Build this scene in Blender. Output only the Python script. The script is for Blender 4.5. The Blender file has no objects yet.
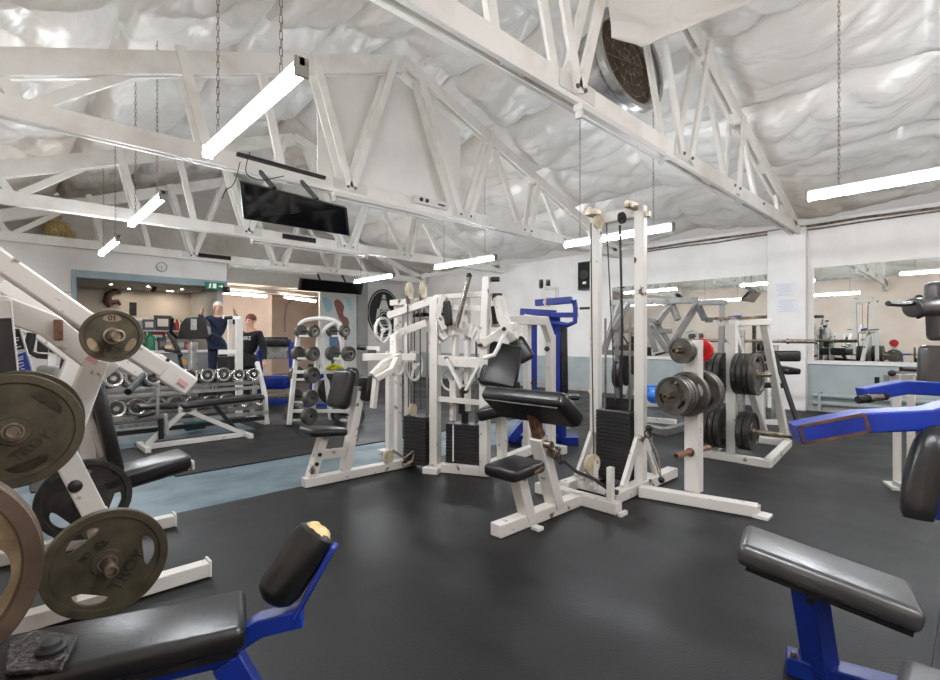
import bpy, bmesh, math, random
from mathutils import Vector, Matrix, Quaternion, noise
random.seed(7)
SC = bpy.context.scene
COL = SC.collection

# ---------------------------------------------------------------- camera, world, exposure
FPX, YAW, EYE = 490.0, math.radians(43.9), 1.3
cam_data = bpy.data.cameras.new('camera')
cam_data.sensor_width = 36.0
cam_data.lens = FPX / 940.0 * 36.0
cam_data.clip_start = 0.02
cam = bpy.data.objects.new('camera', cam_data)
cam.location = (0, 0, EYE)
cam.rotation_euler = (math.radians(90), 0, -YAW)
COL.objects.link(cam)
SC.camera = cam
world = bpy.data.worlds.new('world')
SC.world = world
world.use_nodes = True
world.node_tree.nodes['Background'].inputs[0].default_value = (1.0, 0.97, 0.93, 1)
world.node_tree.nodes['Background'].inputs[1].default_value = 0.4
SC.view_settings.view_transform = 'Standard'
SC.view_settings.look = 'None'
SC.view_settings.gamma = 1.0
SC.view_settings.exposure = 0.0
SC.view_settings.use_curve_mapping = False
SC.cycles.use_denoising = True
SC.cycles.max_bounces = 10
SC.cycles.diffuse_bounces = 8
SC.cycles.sample_clamp_indirect = 8.0
LAMP = 130.0          # strength of the fluorescent diffusers

# ---------------------------------------------------------------- measuring helpers
SN, CN = math.sin(YAW), math.cos(YAW)
def _d(u):
    t = (u - 470.0) / FPX
    return SN + CN * t, CN - SN * t
def D(u, v, z):                      # point at distance z in front of the camera plane
    dx, dy = _d(u)
    return Vector((dx * z, dy * z, EYE + (340.0 - v) * z / FPX))
def HP(u, v, h):                     # point at a height h
    return D(u, v, FPX * (EYE - h) / (v - 340.0))
def F(u, v):
    return HP(u, v, 0.0)
def YP(u, v, Y):
    return D(u, v, Y / _d(u)[1])
def XP(u, v, X):
    return D(u, v, X / _d(u)[0])
V = lambda *a: Vector(a)

# ---------------------------------------------------------------- mesh builder
class MB:
    def __init__(s):
        s.v, s.f, s.m, s.parts, s.depth = [], [], [], [], 0
    def add(s, verts, faces, mi=0):
        n = len(s.v)
        if s.depth == 0: s.parts.append((n, len(s.f)))
        s.v += [Vector(p) for p in verts]
        s.f += [tuple(i + n for i in q) for q in faces]
        s.m += [mi] * len(faces)
        return s
    def box(s, c, size, R=None, mi=0):
        c = Vector(c); hx, hy, hz = [k / 2 for k in size]
        vs = [Vector((x, y, z)) for x in (-hx, hx) for y in (-hy, hy) for z in (-hz, hz)]
        if R is not None: vs = [R @ p for p in vs]
        return s.add([p + c for p in vs], [(0, 1, 3, 2), (4, 6, 7, 5), (0, 4, 5, 1), (2, 3, 7, 6), (0, 2, 6, 4), (1, 5, 7, 3)], mi)
    def span(s, a, b, mi=0):          # axis-aligned box from corner to corner
        a, b = Vector(a), Vector(b)
        return s.box((a + b) / 2, [abs(k) for k in (b - a)], None, mi)
    def bar(s, a, b, w, h=None, up=(0, 0, 1), ext=0.0, mi=0):   # square section beam; h is measured along up
        a, b, h = Vector(a), Vector(b), h or w
        d = (b - a).normalized(); up = Vector(up)
        if abs(d.dot(up.normalized())) > 0.98: up = Vector((1, 0, 0)) if abs(d.x) < 0.9 else Vector((0, 1, 0))
        sd = d.cross(up).normalized(); u2 = sd.cross(d)
        R = Matrix((d, sd, u2)).transposed()
        return s.box((a + b) / 2, ((b - a).length + 2 * ext, w, h), R, mi)
    def path(s, pts, w, h=None, up=(0, 0, 1), mi=0):
        h = h or w; pts = [Vector(p) for p in pts]; n = len(pts); up = Vector(up); fr = []
        for a, b in zip(pts[:-1], pts[1:]):          # mitred sweep of a square tube
            d = (b - a).normalized(); u_ = up
            if abs(d.dot(u_.normalized())) > 0.98: u_ = Vector((1, 0, 0)) if abs(d.x) < 0.9 else Vector((0, 1, 0))
            sd = d.cross(u_).normalized()
            if fr and sd.dot(fr[-1][1]) < 0: sd = -sd
            fr.append((d, sd, sd.cross(d)))
        vs = []
        for i, p in enumerate(pts):
            A, B = fr[max(0, i - 1)], fr[min(n - 2, i)]
            if i == 0: p = p - A[0] * w * .35
            if i == n - 1: p = p + B[0] * w * .35
            sd = A[1] + B[1]; sd = sd / max(1e-6, sd.dot(A[1])); u2 = A[2] + B[2]; u2 = u2 / max(.35, u2.dot(A[2]))
            vs += [p + sd * w / 2 * x + u2 * h / 2 * y for x, y in ((-1, -1), (1, -1), (1, 1), (-1, 1))]
        fs = [(3, 2, 1, 0), tuple(4 * n - 4 + k for k in range(4))]
        for i in range(n - 1):
            for k in range(4): fs.append((4 * i + k, 4 * i + (k + 1) % 4, 4 * i + 4 + (k + 1) % 4, 4 * i + 4 + k))
        return s.add(vs, fs, mi)
    def pieces(s):
        st = s.parts + [(len(s.v), len(s.f))]; out = []
        for (v0, f0), (v1, f1) in zip(st[:-1], st[1:]):
            k = MB(); k.v = s.v[v0:v1]; k.f = [tuple(i - v0 for i in q) for q in s.f[f0:f1]]; k.m = s.m[f0:f1]; k.parts = [(0, 0)]; out.append(k)
        return out
    def cyl(s, a, b, r, r2=None, n=16, mi=0):
        a, b = Vector(a), Vector(b); r2 = r if r2 is None else r2
        return s.lathe([(0, 0), (r, 0), (r2, (b - a).length), (0, (b - a).length)], a, b - a, n, mi)
    def lathe(s, prof, org, axis=(0, 0, 1), n=24, mi=0):        # prof of (radius, distance along axis)
        org = Vector(org); ax = Vector(axis).normalized()
        q = Vector((0, 0, 1)).rotation_difference(ax)
        rings, vs, fs = [], [], []
        for r, t in prof:
            if r < 1e-6:
                rings.append([len(vs)]); vs.append(org + ax * t)
            else:
                rings.append(list(range(len(vs), len(vs) + n)))
                vs += [org + q @ Vector((r * math.cos(2 * math.pi * k / n), r * math.sin(2 * math.pi * k / n), t)) for k in range(n)]
        for A, B in zip(rings[:-1], rings[1:]):
            for k in range(n):
                k2 = (k + 1) % n
                if len(A) == 1 and len(B) == 1: continue
                if len(A) == 1: fs.append((A[0], B[k2], B[k]))
                elif len(B) == 1: fs.append((A[k], A[k2], B[0]))
                else: fs.append((A[k], A[k2], B[k2], B[k]))
        return s.add(vs, fs, mi)
    def tube(s, pts, r, n=8, closed=False, mi=0):
        pts = [Vector(p) for p in pts]; N = len(pts); vs, fs = [], []
        prev = None
        for i, p in enumerate(pts):
            if closed: t = pts[(i + 1) % N] - pts[i - 1]
            else: t = pts[min(i + 1, N - 1)] - pts[max(i - 1, 0)]
            t.normalize()
            if prev is None:
                up = Vector((0, 0, 1)) if abs(t.z) < 0.9 else Vector((1, 0, 0))
                prev = t.cross(up).normalized()
            a = (prev - t * prev.dot(t)).normalized(); b = t.cross(a); prev = a
            rr = r[i] if isinstance(r, (list, tuple)) else r
            vs += [p + (a * math.cos(2 * math.pi * k / n) + b * math.sin(2 * math.pi * k / n)) * rr for k in range(n)]
        for i in range(N if closed else N - 1):
            j = (i + 1) % N
            for k in range(n):
                k2 = (k + 1) % n
                fs.append((i * n + k, i * n + k2, j * n + k2, j * n + k))
        if not closed:
            fs.append(tuple(reversed(range(n)))); fs.append(tuple(range((N - 1) * n, N * n)))
        return s.add(vs, fs, mi)
    def ring(s, c, axis, R, r, n=32, m=8, mi=0):
        q = Vector((0, 0, 1)).rotation_difference(Vector(axis).normalized()); c = Vector(c)
        return s.tube([c + q @ Vector((R * math.cos(2 * math.pi * k / n), R * math.sin(2 * math.pi * k / n), 0)) for k in range(n)], r, m, True, mi)
    def prism(s, poly, off, mi=0):    # 3D polygon extruded by a vector
        poly = [Vector(p) for p in poly]; n = len(poly); off = Vector(off)
        fs = [tuple(reversed(range(n))), tuple(range(n, 2 * n))] + [(i, (i + 1) % n, n + (i + 1) % n, n + i) for i in range(n)]
        return s.add(poly + [p + off for p in poly], fs, mi)
    def ball(s, c, rad, nu=16, nv=10, R=None, mi=0):
        c = Vector(c); rad = rad if isinstance(rad, (tuple, list)) else (rad,) * 3
        vs, fs = [], []
        for j in range(nv + 1):
            th = math.pi * j / nv
            for k in range(nu):
                ph = 2 * math.pi * k / nu
                p = Vector((rad[0] * math.sin(th) * math.cos(ph), rad[1] * math.sin(th) * math.sin(ph), rad[2] * math.cos(th)))
                vs.append(c + (R @ p if R is not None else p))
        for j in range(nv):
            for k in range(nu):
                k2 = (k + 1) % nu
                fs.append((j * nu + k, (j + 1) * nu + k, (j + 1) * nu + k2, j * nu + k2))
        return s.add(vs, fs, mi)

ORG = {}
SPLIT = set('gusset_plate cross_beam grip pivot_bolt bolt base_rail brace foot foot_cap centre_column pulley_bracket red_sticker adjuster_knob swing_link top_beam top_bracket pulley_fork peg base_frame cradle cross_rail frame_leg adjuster_grip adjuster_post upright arm pad_link upper_grip_arm floor_beam guide_rod cable side_grip adjuster_pin top_bar lower_rail cross_bar main_post rear_post seat_post dark_block handle barbell_bar frame loading_arm horn_arm hand eyes ears socket_hole end_frame shelf_rail hand_rail bracket trim_5'.split())
def P(name, mb, mat, parent=None, bevel=0.0, seg=2, smooth=True, structure=False, angle=38, subsurf=0):
    if name in SPLIT and parent is not None and len(mb.parts) > 1:
        return [P(name, k, mat, parent, bevel, seg, smooth, structure, angle, subsurf) for k in mb.pieces()][0]
    me = bpy.data.meshes.new(name)
    o = bpy.data.objects.new(name, me)
    if parent is not None: org = ORG[parent]
    elif structure or not mb.v: org = Vector((0, 0, 0))
    else:
        lo = [min(p[i] for p in mb.v) for i in range(3)]; hi = [max(p[i] for p in mb.v) for i in range(3)]
        org = Vector(((lo[0] + hi[0]) / 2, (lo[1] + hi[1]) / 2, lo[2]))
    me.from_pydata([p - org for p in mb.v], [], mb.f)
    for m in (mat if isinstance(mat, (list, tuple)) else [mat]): me.materials.append(m)
    if any(mb.m): me.polygons.foreach_set('material_index', mb.m)
    bm = bmesh.new(); bm.from_mesh(me)
    bmesh.ops.remove_doubles(bm, verts=bm.verts, dist=1e-5)
    bmesh.ops.recalc_face_normals(bm, faces=bm.faces)
    bm.to_mesh(me); bm.free()
    if smooth:
        me.shade_smooth(); me.set_sharp_from_angle(angle=math.radians(angle))
    if bevel:
        b = o.modifiers.new('bevel', 'BEVEL'); b.width = bevel; b.segments = seg; b.limit_method = 'ANGLE'; b.angle_limit = math.radians(40)
        b.use_clamp_overlap = True; b.harden_normals = False
        me.shade_smooth()
        if seg < 3: me.set_sharp_from_angle(angle=math.radians(60))
        else:
            for e in me.attributes.keys():
                if e == 'sharp_edge': me.attributes.remove(me.attributes[e]); break
    if subsurf:
        b = o.modifiers.new('subd', 'SUBSURF'); b.levels = b.render_levels = subsurf
    COL.objects.link(o)
    ORG[o] = org if parent is None else ORG[parent]
    if parent is not None: o.parent = parent
    else: o.location = org
    if structure: o['kind'] = 'structure'
    return o
def tag(o, label, cat, group=None, kind=None):
    o['label'] = label; o['category'] = cat
    if group: o['group'] = group
    if kind: o['kind'] = kind
    return o
def thing(name, label, cat, loc=(0, 0, 0), group=None):
    o = bpy.data.objects.new(name, None); COL.objects.link(o)
    o.empty_display_size = 0.1
    o.location = Vector(loc); ORG[o] = Vector(loc)
    return tag(o, label, cat, group)
def dup(root, label=None, group=None):
    def cp(o, par):
        c = o.copy(); COL.objects.link(c)
        if par is not None: c.parent = par
        for ch in [k for k in bpy.data.objects if k.parent is o]: cp(ch, c)
        return c
    r = cp(root, None)
    if label: r['label'] = label
    if group: r['group'] = group
    return r
def orient(o, loc, axis, spin=0.0):   # local +Z to axis, spun about itself
    o.location = Vector(loc)
    o.rotation_mode = 'QUATERNION'
    q = Vector((0, 0, 1)).rotation_difference(Vector(axis).normalized())
    o.rotation_quaternion = q @ Quaternion((0, 0, 1), spin)
def text(name, body, size, depth, mat, parent, M, align='CENTER', bold=0.0):   # raised lettering as a mesh, laid by matrix M (in the parent's frame)
    cu = bpy.data.curves.new('t', 'FONT'); cu.body = body; cu.size = size; cu.extrude = depth; cu.offset = size * bold
    cu.align_x = align; cu.align_y = 'CENTER'
    t = bpy.data.objects.new('t', cu); COL.objects.link(t)
    dg = bpy.context.evaluated_depsgraph_get()
    me = bpy.data.meshes.new_from_object(t.evaluated_get(dg))
    bpy.data.objects.remove(t); bpy.data.curves.remove(cu)
    me.name = name; me.materials.clear(); me.materials.append(mat)
    o = bpy.data.objects.new(name, me); COL.objects.link(o)
    me.transform(M)
    if parent is not None: o.parent = parent; ORG[o] = ORG[parent]
    return o
def basis(org, x, y):                 # matrix with local x, y axes
    x, y = Vector(x).normalized(), Vector(y).normalized(); z = x.cross(y)
    M = Matrix((x, y, z)).transposed().to_4x4(); M.translation = Vector(org)
    return M

# ---------------------------------------------------------------- materials
def lin(r, g, b):
    f = lambda c: (c / 255 / 12.92) if c / 255 <= 0.04045 else ((c / 255 + 0.055) / 1.055) ** 2.4
    return (f(r), f(g), f(b), 1)
def base_mat(name, rgb, rough=0.5, metal=0.0, spec=0.5, coat=0.0):
    m = bpy.data.materials.new(name); m.use_nodes = True
    b = m.node_tree.nodes['Principled BSDF']
    b.inputs['Base Color'].default_value = lin(*rgb)
    b.inputs['Roughness'].default_value = rough
    b.inputs['Metallic'].default_value = metal
    b.inputs['Specular IOR Level'].default_value = spec
    b.inputs['Coat Weight'].default_value = coat
    return m
def noisy(name, c1, c2, scale=8, lo=0.4, hi=0.6, rough=0.5, rough2=None, metal=0.0, bump=0.0, bscale=None, detail=5, coords='Object', spec=0.5, metal2=None):
    m = base_mat(name, c1, rough, metal, spec)
    nt = m.node_tree; N, L = nt.nodes, nt.links; b = N['Principled BSDF']
    tc = N.new('ShaderNodeTexCoord'); nz = N.new('ShaderNodeTexNoise')
    nz.inputs['Scale'].default_value = scale; nz.inputs['Detail'].default_value = detail
    L.new(tc.outputs[coords], nz.inputs['Vector'])
    mr = N.new('ShaderNodeMapRange'); mr.inputs[1].default_value = lo; mr.inputs[2].default_value = hi
    L.new(nz.outputs[0], mr.inputs[0])
    mx = N.new('ShaderNodeMix'); mx.data_type = 'RGBA'
    mx.inputs[6].default_value = lin(*c1); mx.inputs[7].default_value = lin(*c2)
    L.new(mr.outputs[0], mx.inputs[0]); L.new(mx.outputs[2], b.inputs['Base Color'])
    if rough2 is not None:
        r2 = N.new('ShaderNodeMapRange'); r2.inputs[3].default_value = rough; r2.inputs[4].default_value = rough2
        L.new(mr.outputs[0], r2.inputs[0]); L.new(r2.outputs[0], b.inputs['Roughness'])
    if metal2 is not None:
        r2 = N.new('ShaderNodeMapRange'); r2.inputs[3].default_value = metal; r2.inputs[4].default_value = metal2
        L.new(mr.outputs[0], r2.inputs[0]); L.new(r2.outputs[0], b.inputs['Metallic'])
    if bump:
        n2 = N.new('ShaderNodeTexNoise'); n2.inputs['Scale'].default_value = bscale or scale * 4; n2.inputs['Detail'].default_value = 6
        L.new(tc.outputs[coords], n2.inputs['Vector'])
        bp = N.new('ShaderNodeBump'); bp.inputs['Strength'].default_value = bump; bp.inputs['Distance'].default_value = 0.02
        L.new(n2.outputs[0], bp.inputs['Height']); L.new(bp.outputs[0], b.inputs['Normal'])
    return m
def emit(name, rgb, strength):
    m = bpy.data.materials.new(name); m.use_nodes = True
    b = m.node_tree.nodes['Principled BSDF']
    b.inputs['Base Color'].default_value = lin(*rgb); b.inputs['Emission Color'].default_value = lin(*rgb)
    b.inputs['Emission Strength'].default_value = strength
    return m
WHITE = noisy('worn_white_paint', (212, 208, 201), (92, 70, 54), 9, 0.64, 0.70, 0.42, 0.7, bump=0.06, bscale=30)
WHITE2 = noisy('clean_white_paint', (218, 216, 211), (150, 140, 128), 7, 0.68, 0.8, 0.4, bump=0.04, bscale=30)
TIMBER = noisy('white_painted_timber', (238, 236, 230), (222, 217, 208), 3, 0.45, 0.75, 0.55, bump=0.15, bscale=25)
SILVER = noisy('grey_metal', (176, 176, 172), (110, 108, 104), 8, 0.5, 0.75, 0.35, metal=0.5, bump=0.05)
CHROME = noisy('chrome', (168, 166, 163), (118, 116, 112), 14, 0.5, 0.8, 0.16, 0.35, metal=1.0)
STEEL = noisy('bare_steel', (158, 146, 130), (92, 78, 66), 14, 0.4, 0.7, 0.35, 0.5, metal=0.9)
RUST = noisy('rusted_steel', (150, 112, 92), (96, 66, 52), 20, 0.4, 0.65, 0.5, metal=0.5)
VINYL = noisy('black_vinyl', (22, 22, 22), (36, 35, 34), 6, 0.45, 0.7, 0.3, bump=0.05, bscale=60)
GREYVINYL = noisy('grey_vinyl', (66, 65, 65), (48, 47, 47), 6, 0.4, 0.7, 0.3, bump=0.04, bscale=60, spec=0.9)
BLACK = noisy('black_paint', (22, 22, 22), (46, 43, 40), 8, 0.5, 0.75, 0.42, bump=0.05)
STACK = noisy('black_iron_slab', (30, 29, 29), (62, 48, 38), 6, 0.55, 0.72, 0.5, bump=0.08)
RUBBER = base_mat('black_rubber', (18, 18, 18), 0.6)
BLUE = noisy('blue_paint', (18, 50, 150), (12, 36, 118), 5, 0.4, 0.7, 0.34, bump=0.03)
BLUEWORN = noisy('chipped_blue_paint', (24, 62, 178), (120, 84, 62), 7, 0.6, 0.64, 0.36, 0.6, bump=0.05)
IRON = noisy('olive_iron', (84, 78, 60), (58, 52, 38), 10, 0.35, 0.7, 0.42, 0.55, metal=0.35, bump=0.12, bscale=40)
IRONDARK = noisy('dark_olive_iron', (62, 55, 44), (44, 38, 30), 10, 0.35, 0.7, 0.45, metal=0.35, bump=0.12, bscale=40)
IRONTAN = noisy('tan_iron', (158, 144, 116), (118, 100, 76), 9, 0.4, 0.66, 0.45, 0.6, metal=0.3, bump=0.15, bscale=40)
BROWNRIM = noisy('brown_rim', (98, 82, 68), (70, 56, 45), 12, 0.4, 0.7, 0.45, metal=0.3, bump=0.1)
GREYIRON = noisy('grey_iron', (106, 102, 94), (70, 66, 60), 10, 0.35, 0.7, 0.4, metal=0.45, bump=0.12, bscale=40)
BLACKIRON = noisy('black_iron', (46, 45, 43), (70, 66, 60), 12, 0.45, 0.75, 0.42, metal=0.3, bump=0.12, bscale=50)
REDMAT = base_mat('red_plastic', (196, 24, 26), 0.4)
CABLE = base_mat('cable_coating', (62, 56, 48), 0.45)
ROPE = noisy('rope', (150, 140, 118), (110, 100, 84), 60, 0.4, 0.6, 0.8)
CREAM = noisy('cream_nylon', (214, 204, 180), (186, 170, 140), 12, 0.4, 0.7, 0.4)
FOAM = noisy('torn_foam', (226, 204, 150), (190, 158, 100), 25, 0.4, 0.7, 0.9, bump=0.4, bscale=60)
WALLW = noisy('white_wall_paint', (240, 238, 235), (228, 225, 220), 1.5, 0.4, 0.7, 0.6, bump=0.08, bscale=14)
DADO = noisy('blue_grey_wall_paint', (172, 181, 182), (156, 165, 167), 2, 0.4, 0.7, 0.5, bump=0.06, bscale=14)
PEACH = noisy('peach_wall_paint', (222, 204, 190), (206, 186, 172), 1, 0.4, 0.7, 0.65, bump=0.05, bscale=14)
BEIGE = noisy('beige_wall_paint', (206, 196, 184), (190, 180, 168), 1, 0.4, 0.7, 0.65)
PALEBLUE = noisy('pale_blue_paint', (158, 178, 186), (140, 160, 170), 3, 0.4, 0.7, 0.5)
GREYWALL = noisy('grey_wall_paint', (176, 174, 170), (158, 156, 152), 2, 0.4, 0.7, 0.6)
MIRROR = base_mat('mirror_glass', (225, 230, 228), 0.015, 1.0)
CARDB = noisy('pale_board', (238, 236, 232), (226, 224, 220), 1.5, 0.4, 0.7, 0.7)
TUBE = emit('lit_tube', (244, 249, 255), LAMP)
DOWN = emit('downlight', (255, 240, 220), 450.0)
PRINTW = base_mat('white_print', (232, 232, 228), 0.6)
PRINTB = base_mat('blue_print', (40, 70, 170), 0.6)
PAPER = base_mat('paper', (230, 232, 235), 0.8)
GREYPAINT = noisy('grey_frame_paint', (116, 116, 113), (84, 82, 79), 8, 0.55, 0.75, 0.45, bump=0.05)
GLOSSB = base_mat('gloss_black', (14, 14, 15), 0.08, 0.0, 0.6)
DARKHOLE = base_mat('dark_grille', (14, 13, 12), 0.8)
def quilt_mat():
    m = noisy('foil_insulation', (236, 234, 229), (208, 199, 186), 0.3, 0.45, 0.65, 0.36, 0.5, metal=0.12, spec=0.6)
    nt = m.node_tree; N, L = nt.nodes, nt.links; b = N['Principled BSDF']
    tc = N.new('ShaderNodeTexCoord')
    mp = N.new('ShaderNodeMapping'); mp.inputs['Scale'].default_value = (1.6, 0.8, 1.6)
    L.new(tc.outputs['Object'], mp.inputs[0])
    n1 = N.new('ShaderNodeTexNoise'); n1.noise_type = 'RIDGED_MULTIFRACTAL'; n1.inputs['Scale'].default_value = 0.9; n1.inputs['Detail'].default_value = 4.5; n1.inputs['Distortion'].default_value = 1.2
    n2 = N.new('ShaderNodeTexNoise'); n2.inputs['Scale'].default_value = 1.6; n2.inputs['Detail'].default_value = 2; n2.inputs['Distortion'].default_value = 1.5
    L.new(mp.outputs[0], n1.inputs[0]); L.new(mp.outputs[0], n2.inputs[0])
    ad = N.new('ShaderNodeMath'); ad.operation = 'MULTIPLY_ADD'; ad.inputs[1].default_value = 0.9
    L.new(n1.outputs[0], ad.inputs[0]); L.new(n2.outputs[0], ad.inputs[2])
    bp = N.new('ShaderNodeBump'); bp.inputs['Strength'].default_value = 0.38; bp.inputs['Distance'].default_value = 0.11
    L.new(ad.outputs[0], bp.inputs['Height']); L.new(bp.outputs[0], b.inputs['Normal'])
    return m
QUILT = quilt_mat()
def floor_mat():
    m = noisy('rubber_floor', (17, 17, 18), (30, 30, 30), 1.3, 0.35, 0.7, 0.38, 0.6, spec=0.32, detail=8, bump=0.1, bscale=90)
    nt = m.node_tree; N, L = nt.nodes, nt.links; b = N['Principled BSDF']
    src = b.inputs['Base Color'].links[0].from_socket
    tc = N.new('ShaderNodeTexCoord'); nz = N.new('ShaderNodeTexNoise'); nz.inputs['Scale'].default_value = 140; nz.inputs['Detail'].default_value = 2
    L.new(tc.outputs['Object'], nz.inputs[0])
    mr = N.new('ShaderNodeMapRange'); mr.inputs[1].default_value = 0.62; mr.inputs[2].default_value = 0.72; mr.inputs[4].default_value = 0.6
    L.new(nz.outputs[0], mr.inputs[0])
    mx = N.new('ShaderNodeMix'); mx.data_type = 'RGBA'; mx.inputs[7].default_value = lin(54, 53, 52)
    L.new(mr.outputs[0], mx.inputs[0]); L.new(src, mx.inputs[6]); L.new(mx.outputs[2], b.inputs['Base Color'])
    return m
RUBFLOOR = floor_mat()
BLUEFLOOR = noisy('painted_floor', (98, 116, 124), (66, 78, 84), 2.2, 0.42, 0.75, 0.42, 0.6, detail=8, bump=0.1)

# ================================================================ the setting
XR, XL, YN, YB, YG = 10.8, -1.6, -3.4, 13.4, 14.9
APX, APZ, SLR, SLL = 4.3, 5.72, 0.352, 0.372
def roof(x): return APZ - (SLR * (x - APX) if x > APX else SLL * (APX - x))
P('floor', MB().span((XL, YN, -0.2), (11.0, 19.0, -0.012)), BLUEFLOOR, structure=True)
mats = [(XL, YN, 10.8, -1.75), (XL, -1.746, 10.8, .128), (XL, .132, 10.8, 4.18), (1.22, 5.33, 10.8, 7.35), (0.2, 5.62, 1.2, 7.1), (2.75, 7.37, 10.8, 13.0), (XL, 9.2, 2.73, 18.5), (2.75, 13.02, 10.8, 18.5), (6.2, 4.2, 10.8, 5.31)]
for a, b, c, d in mats:
    P('rubber_flooring', MB().span((a, b, -0.012), (c, d, 0.0)), RUBFLOOR, structure=True)

# right-hand wall with pillar, dado, mirrors
wr = P('wall_right', MB().span((XR, YN, -0.012), (XR + 0.2, YG, 3.5)), WALLW, structure=True)
P('trim_1', MB().span((XR - 0.012, YN, 0.0), (XR, YG, 0.87)), DADO, structure=True)
P('trim_2', MB().span((XR - 0.05, YN, 0.86), (XR, 6.25, 0.93)), WALLW, structure=True, bevel=0.006)
P('wall_pillar', MB().span((XR - 0.16, 2.2, 0.0), (XR, 2.82, 3.38)), WALLW, structure=True, bevel=0.008)
P('baseboard_right', MB().span((XR - 0.03, 2.83, 0.0), (XR - 0.012, YG, 0.12)).span((XR - 0.03, YN, 0.0), (XR - 0.012, 2.19, 0.12)), GREYWALL, structure=True)
for nm, y0, y1, z1, lab in (('wall_mirror', -2.6, 2.1, 2.62, 'large wall mirror reaching past the pillar beside the long pale lamp'), ('wall_mirror', 2.86, 6.2, 2.58, 'large wall mirror behind the plate rack and the grey rack frame')):
    t = thing(nm, lab, 'mirror', (XR, (y0 + y1) / 2, 0.93), 'mirrors on the white wall')
    P('mirror_glass', MB().span((XR - 0.02, y0, 0.935), (XR - 0.001, y1, z1)), MIRROR, t)
    P('frame', MB().span((XR - 0.028, y0 - 0.025, 0.93), (XR, y0, z1 + .02)).span((XR - 0.028, y1, 0.93), (XR, y1 + 0.025, z1 + .02)).span((XR - 0.028, y0, z1), (XR, y1, z1 + 0.02)), WALLW, t)
hp = thing('heating_pipe', 'pale heating pipe run along the foot of the blue-grey wall', 'pipe', (XR - .1, 0, 0.1))
P('pipe', MB().cyl((XR - 0.1, -2.6, 0.30), (XR - 0.1, 2.1, 0.30), 0.035).cyl((XR - 0.1, -2.6, 0.16), (XR - 0.1, 2.1, 0.16), 0.035), DADO, hp)
for y in (-2, -.5, 1., 2.0): P('bracket', MB().box((XR - 0.075, y, 0.2), (0.12, 0.04, 0.34)), DADO, hp)
cp = MB()
for dx, dz, r in ((0.08, 3.40, 0.022), (0.05, 3.34, 0.014)):
    cp.tube([(XR - dx, YN + k * 0.6, dz + 0.025 * noise.noise((k * 0.7, dz * 9, 0))) for k in range(16)], r)
tag(P('cable_conduit', cp, STEEL), 'thin grey conduits running along the top of the white wall', 'conduit')

# far walls
P('wall_left', MB().span((XL - 0.2, YN, -0.012), (XL, YG, 3.6)), PEACH, structure=True)
P('wall_near', MB().span((XL, YN - 0.2, -0.012), (XR, YN, 6.0)), PEACH, structure=True)
P('wall_far', MB().span((XL, YB, 0.0), (1.18, YB + 0.15, 3.3)).span((1.18, YB, 2.79), (4.23, YB + 0.15, 3.3)), WALLW, structure=True)
grooves = MB()
for z in (0.5, 0.95, 1.4, 1.85, 2.3): grooves.span((XL, YB - 0.012, z), (1.1, YB, z + 0.02))
P('trim_3', grooves, GREYWALL, structure=True)
P('trim_4', MB().span((1.12, YB - 0.06, 2.64), (4.23, YB + 0.2, 2.80)).span((1.12, YB - 0.04, 0.0), (1.2, YB + 0.2, 2.64)), PALEBLUE, structure=True, bevel=0.006)
P('wall_bar_back', MB().span((0.2, 16.0, 0), (4.2, 16.15, 2.66)), BEIGE, structure=True)
P('wall_bar_side', MB().span((4.05, YB + 0.21, 0), (4.2, 16.0, 2.66)).span((0.2, YB + 0.16, 0), (0.3, 16.0, 2.66)), GREYWALL, structure=True)
P('ceiling_bar', MB().span((0.2, YB + 0.15, 2.66), (4.2, 16.15, 2.76)), GREYWALL, structure=True)
P('wall_back', MB().span((4.2, 17.0, 0), (6.83, 18.9, 3.0)).span((6.83, 18.6, 0), (11.0, 18.9, 3.0)), PEACH, structure=True)
P('ceiling_back', MB().span((4.2, YG + 0.1, 2.95), (11.0, 18.9, 3.05)), PEACH, structure=True)
P('wall_back_side', MB().span((4.05, 16.15, 0), (4.2, 18.9, 3.0)).span((10.8, YG, 0), (11.0, 18.9, 3.0)), PEACH, structure=True)
P('wall_mural', MB().span((7.55, YG, 0), (10.8, YG + 0.1, 3.5)), WALLW, structure=True)
P('wall_pilaster', MB().span((8.9, YG - 0.12, 0), (9.28, YG, 3.3)), GREYWALL, structure=True)
gb = MB()
nx = 60
for i in range(nx):
    x0 = XL + (XR - XL) * i / nx; x1 = XL + (XR - XL) * (i + 1) / nx
    gb.add([(x0, YG + .05, 2.96), (x1, YG + .05, 2.96), (x1, YG + .05, roof(x1) + .2), (x0, YG + .05, roof(x0) + .2)], [(0, 1, 2, 3)])
P('wall_gable', gb, QUILT, structure=True)
P('ceiling_slab', MB().prism([(XL - .2, YN - .2, roof(XL) + .45), (APX, YN - .2, APZ + .45), (XR + .2, YN - .2, roof(XR) + .45), (XR + .2, YN - .2, roof(XR) + .6), (APX, YN - .2, APZ + .7), (XL - .2, YN - .2, roof(XL) + .6)], (0, YG - YN + .4, 0)), GREYWALL, structure=True)

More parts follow.
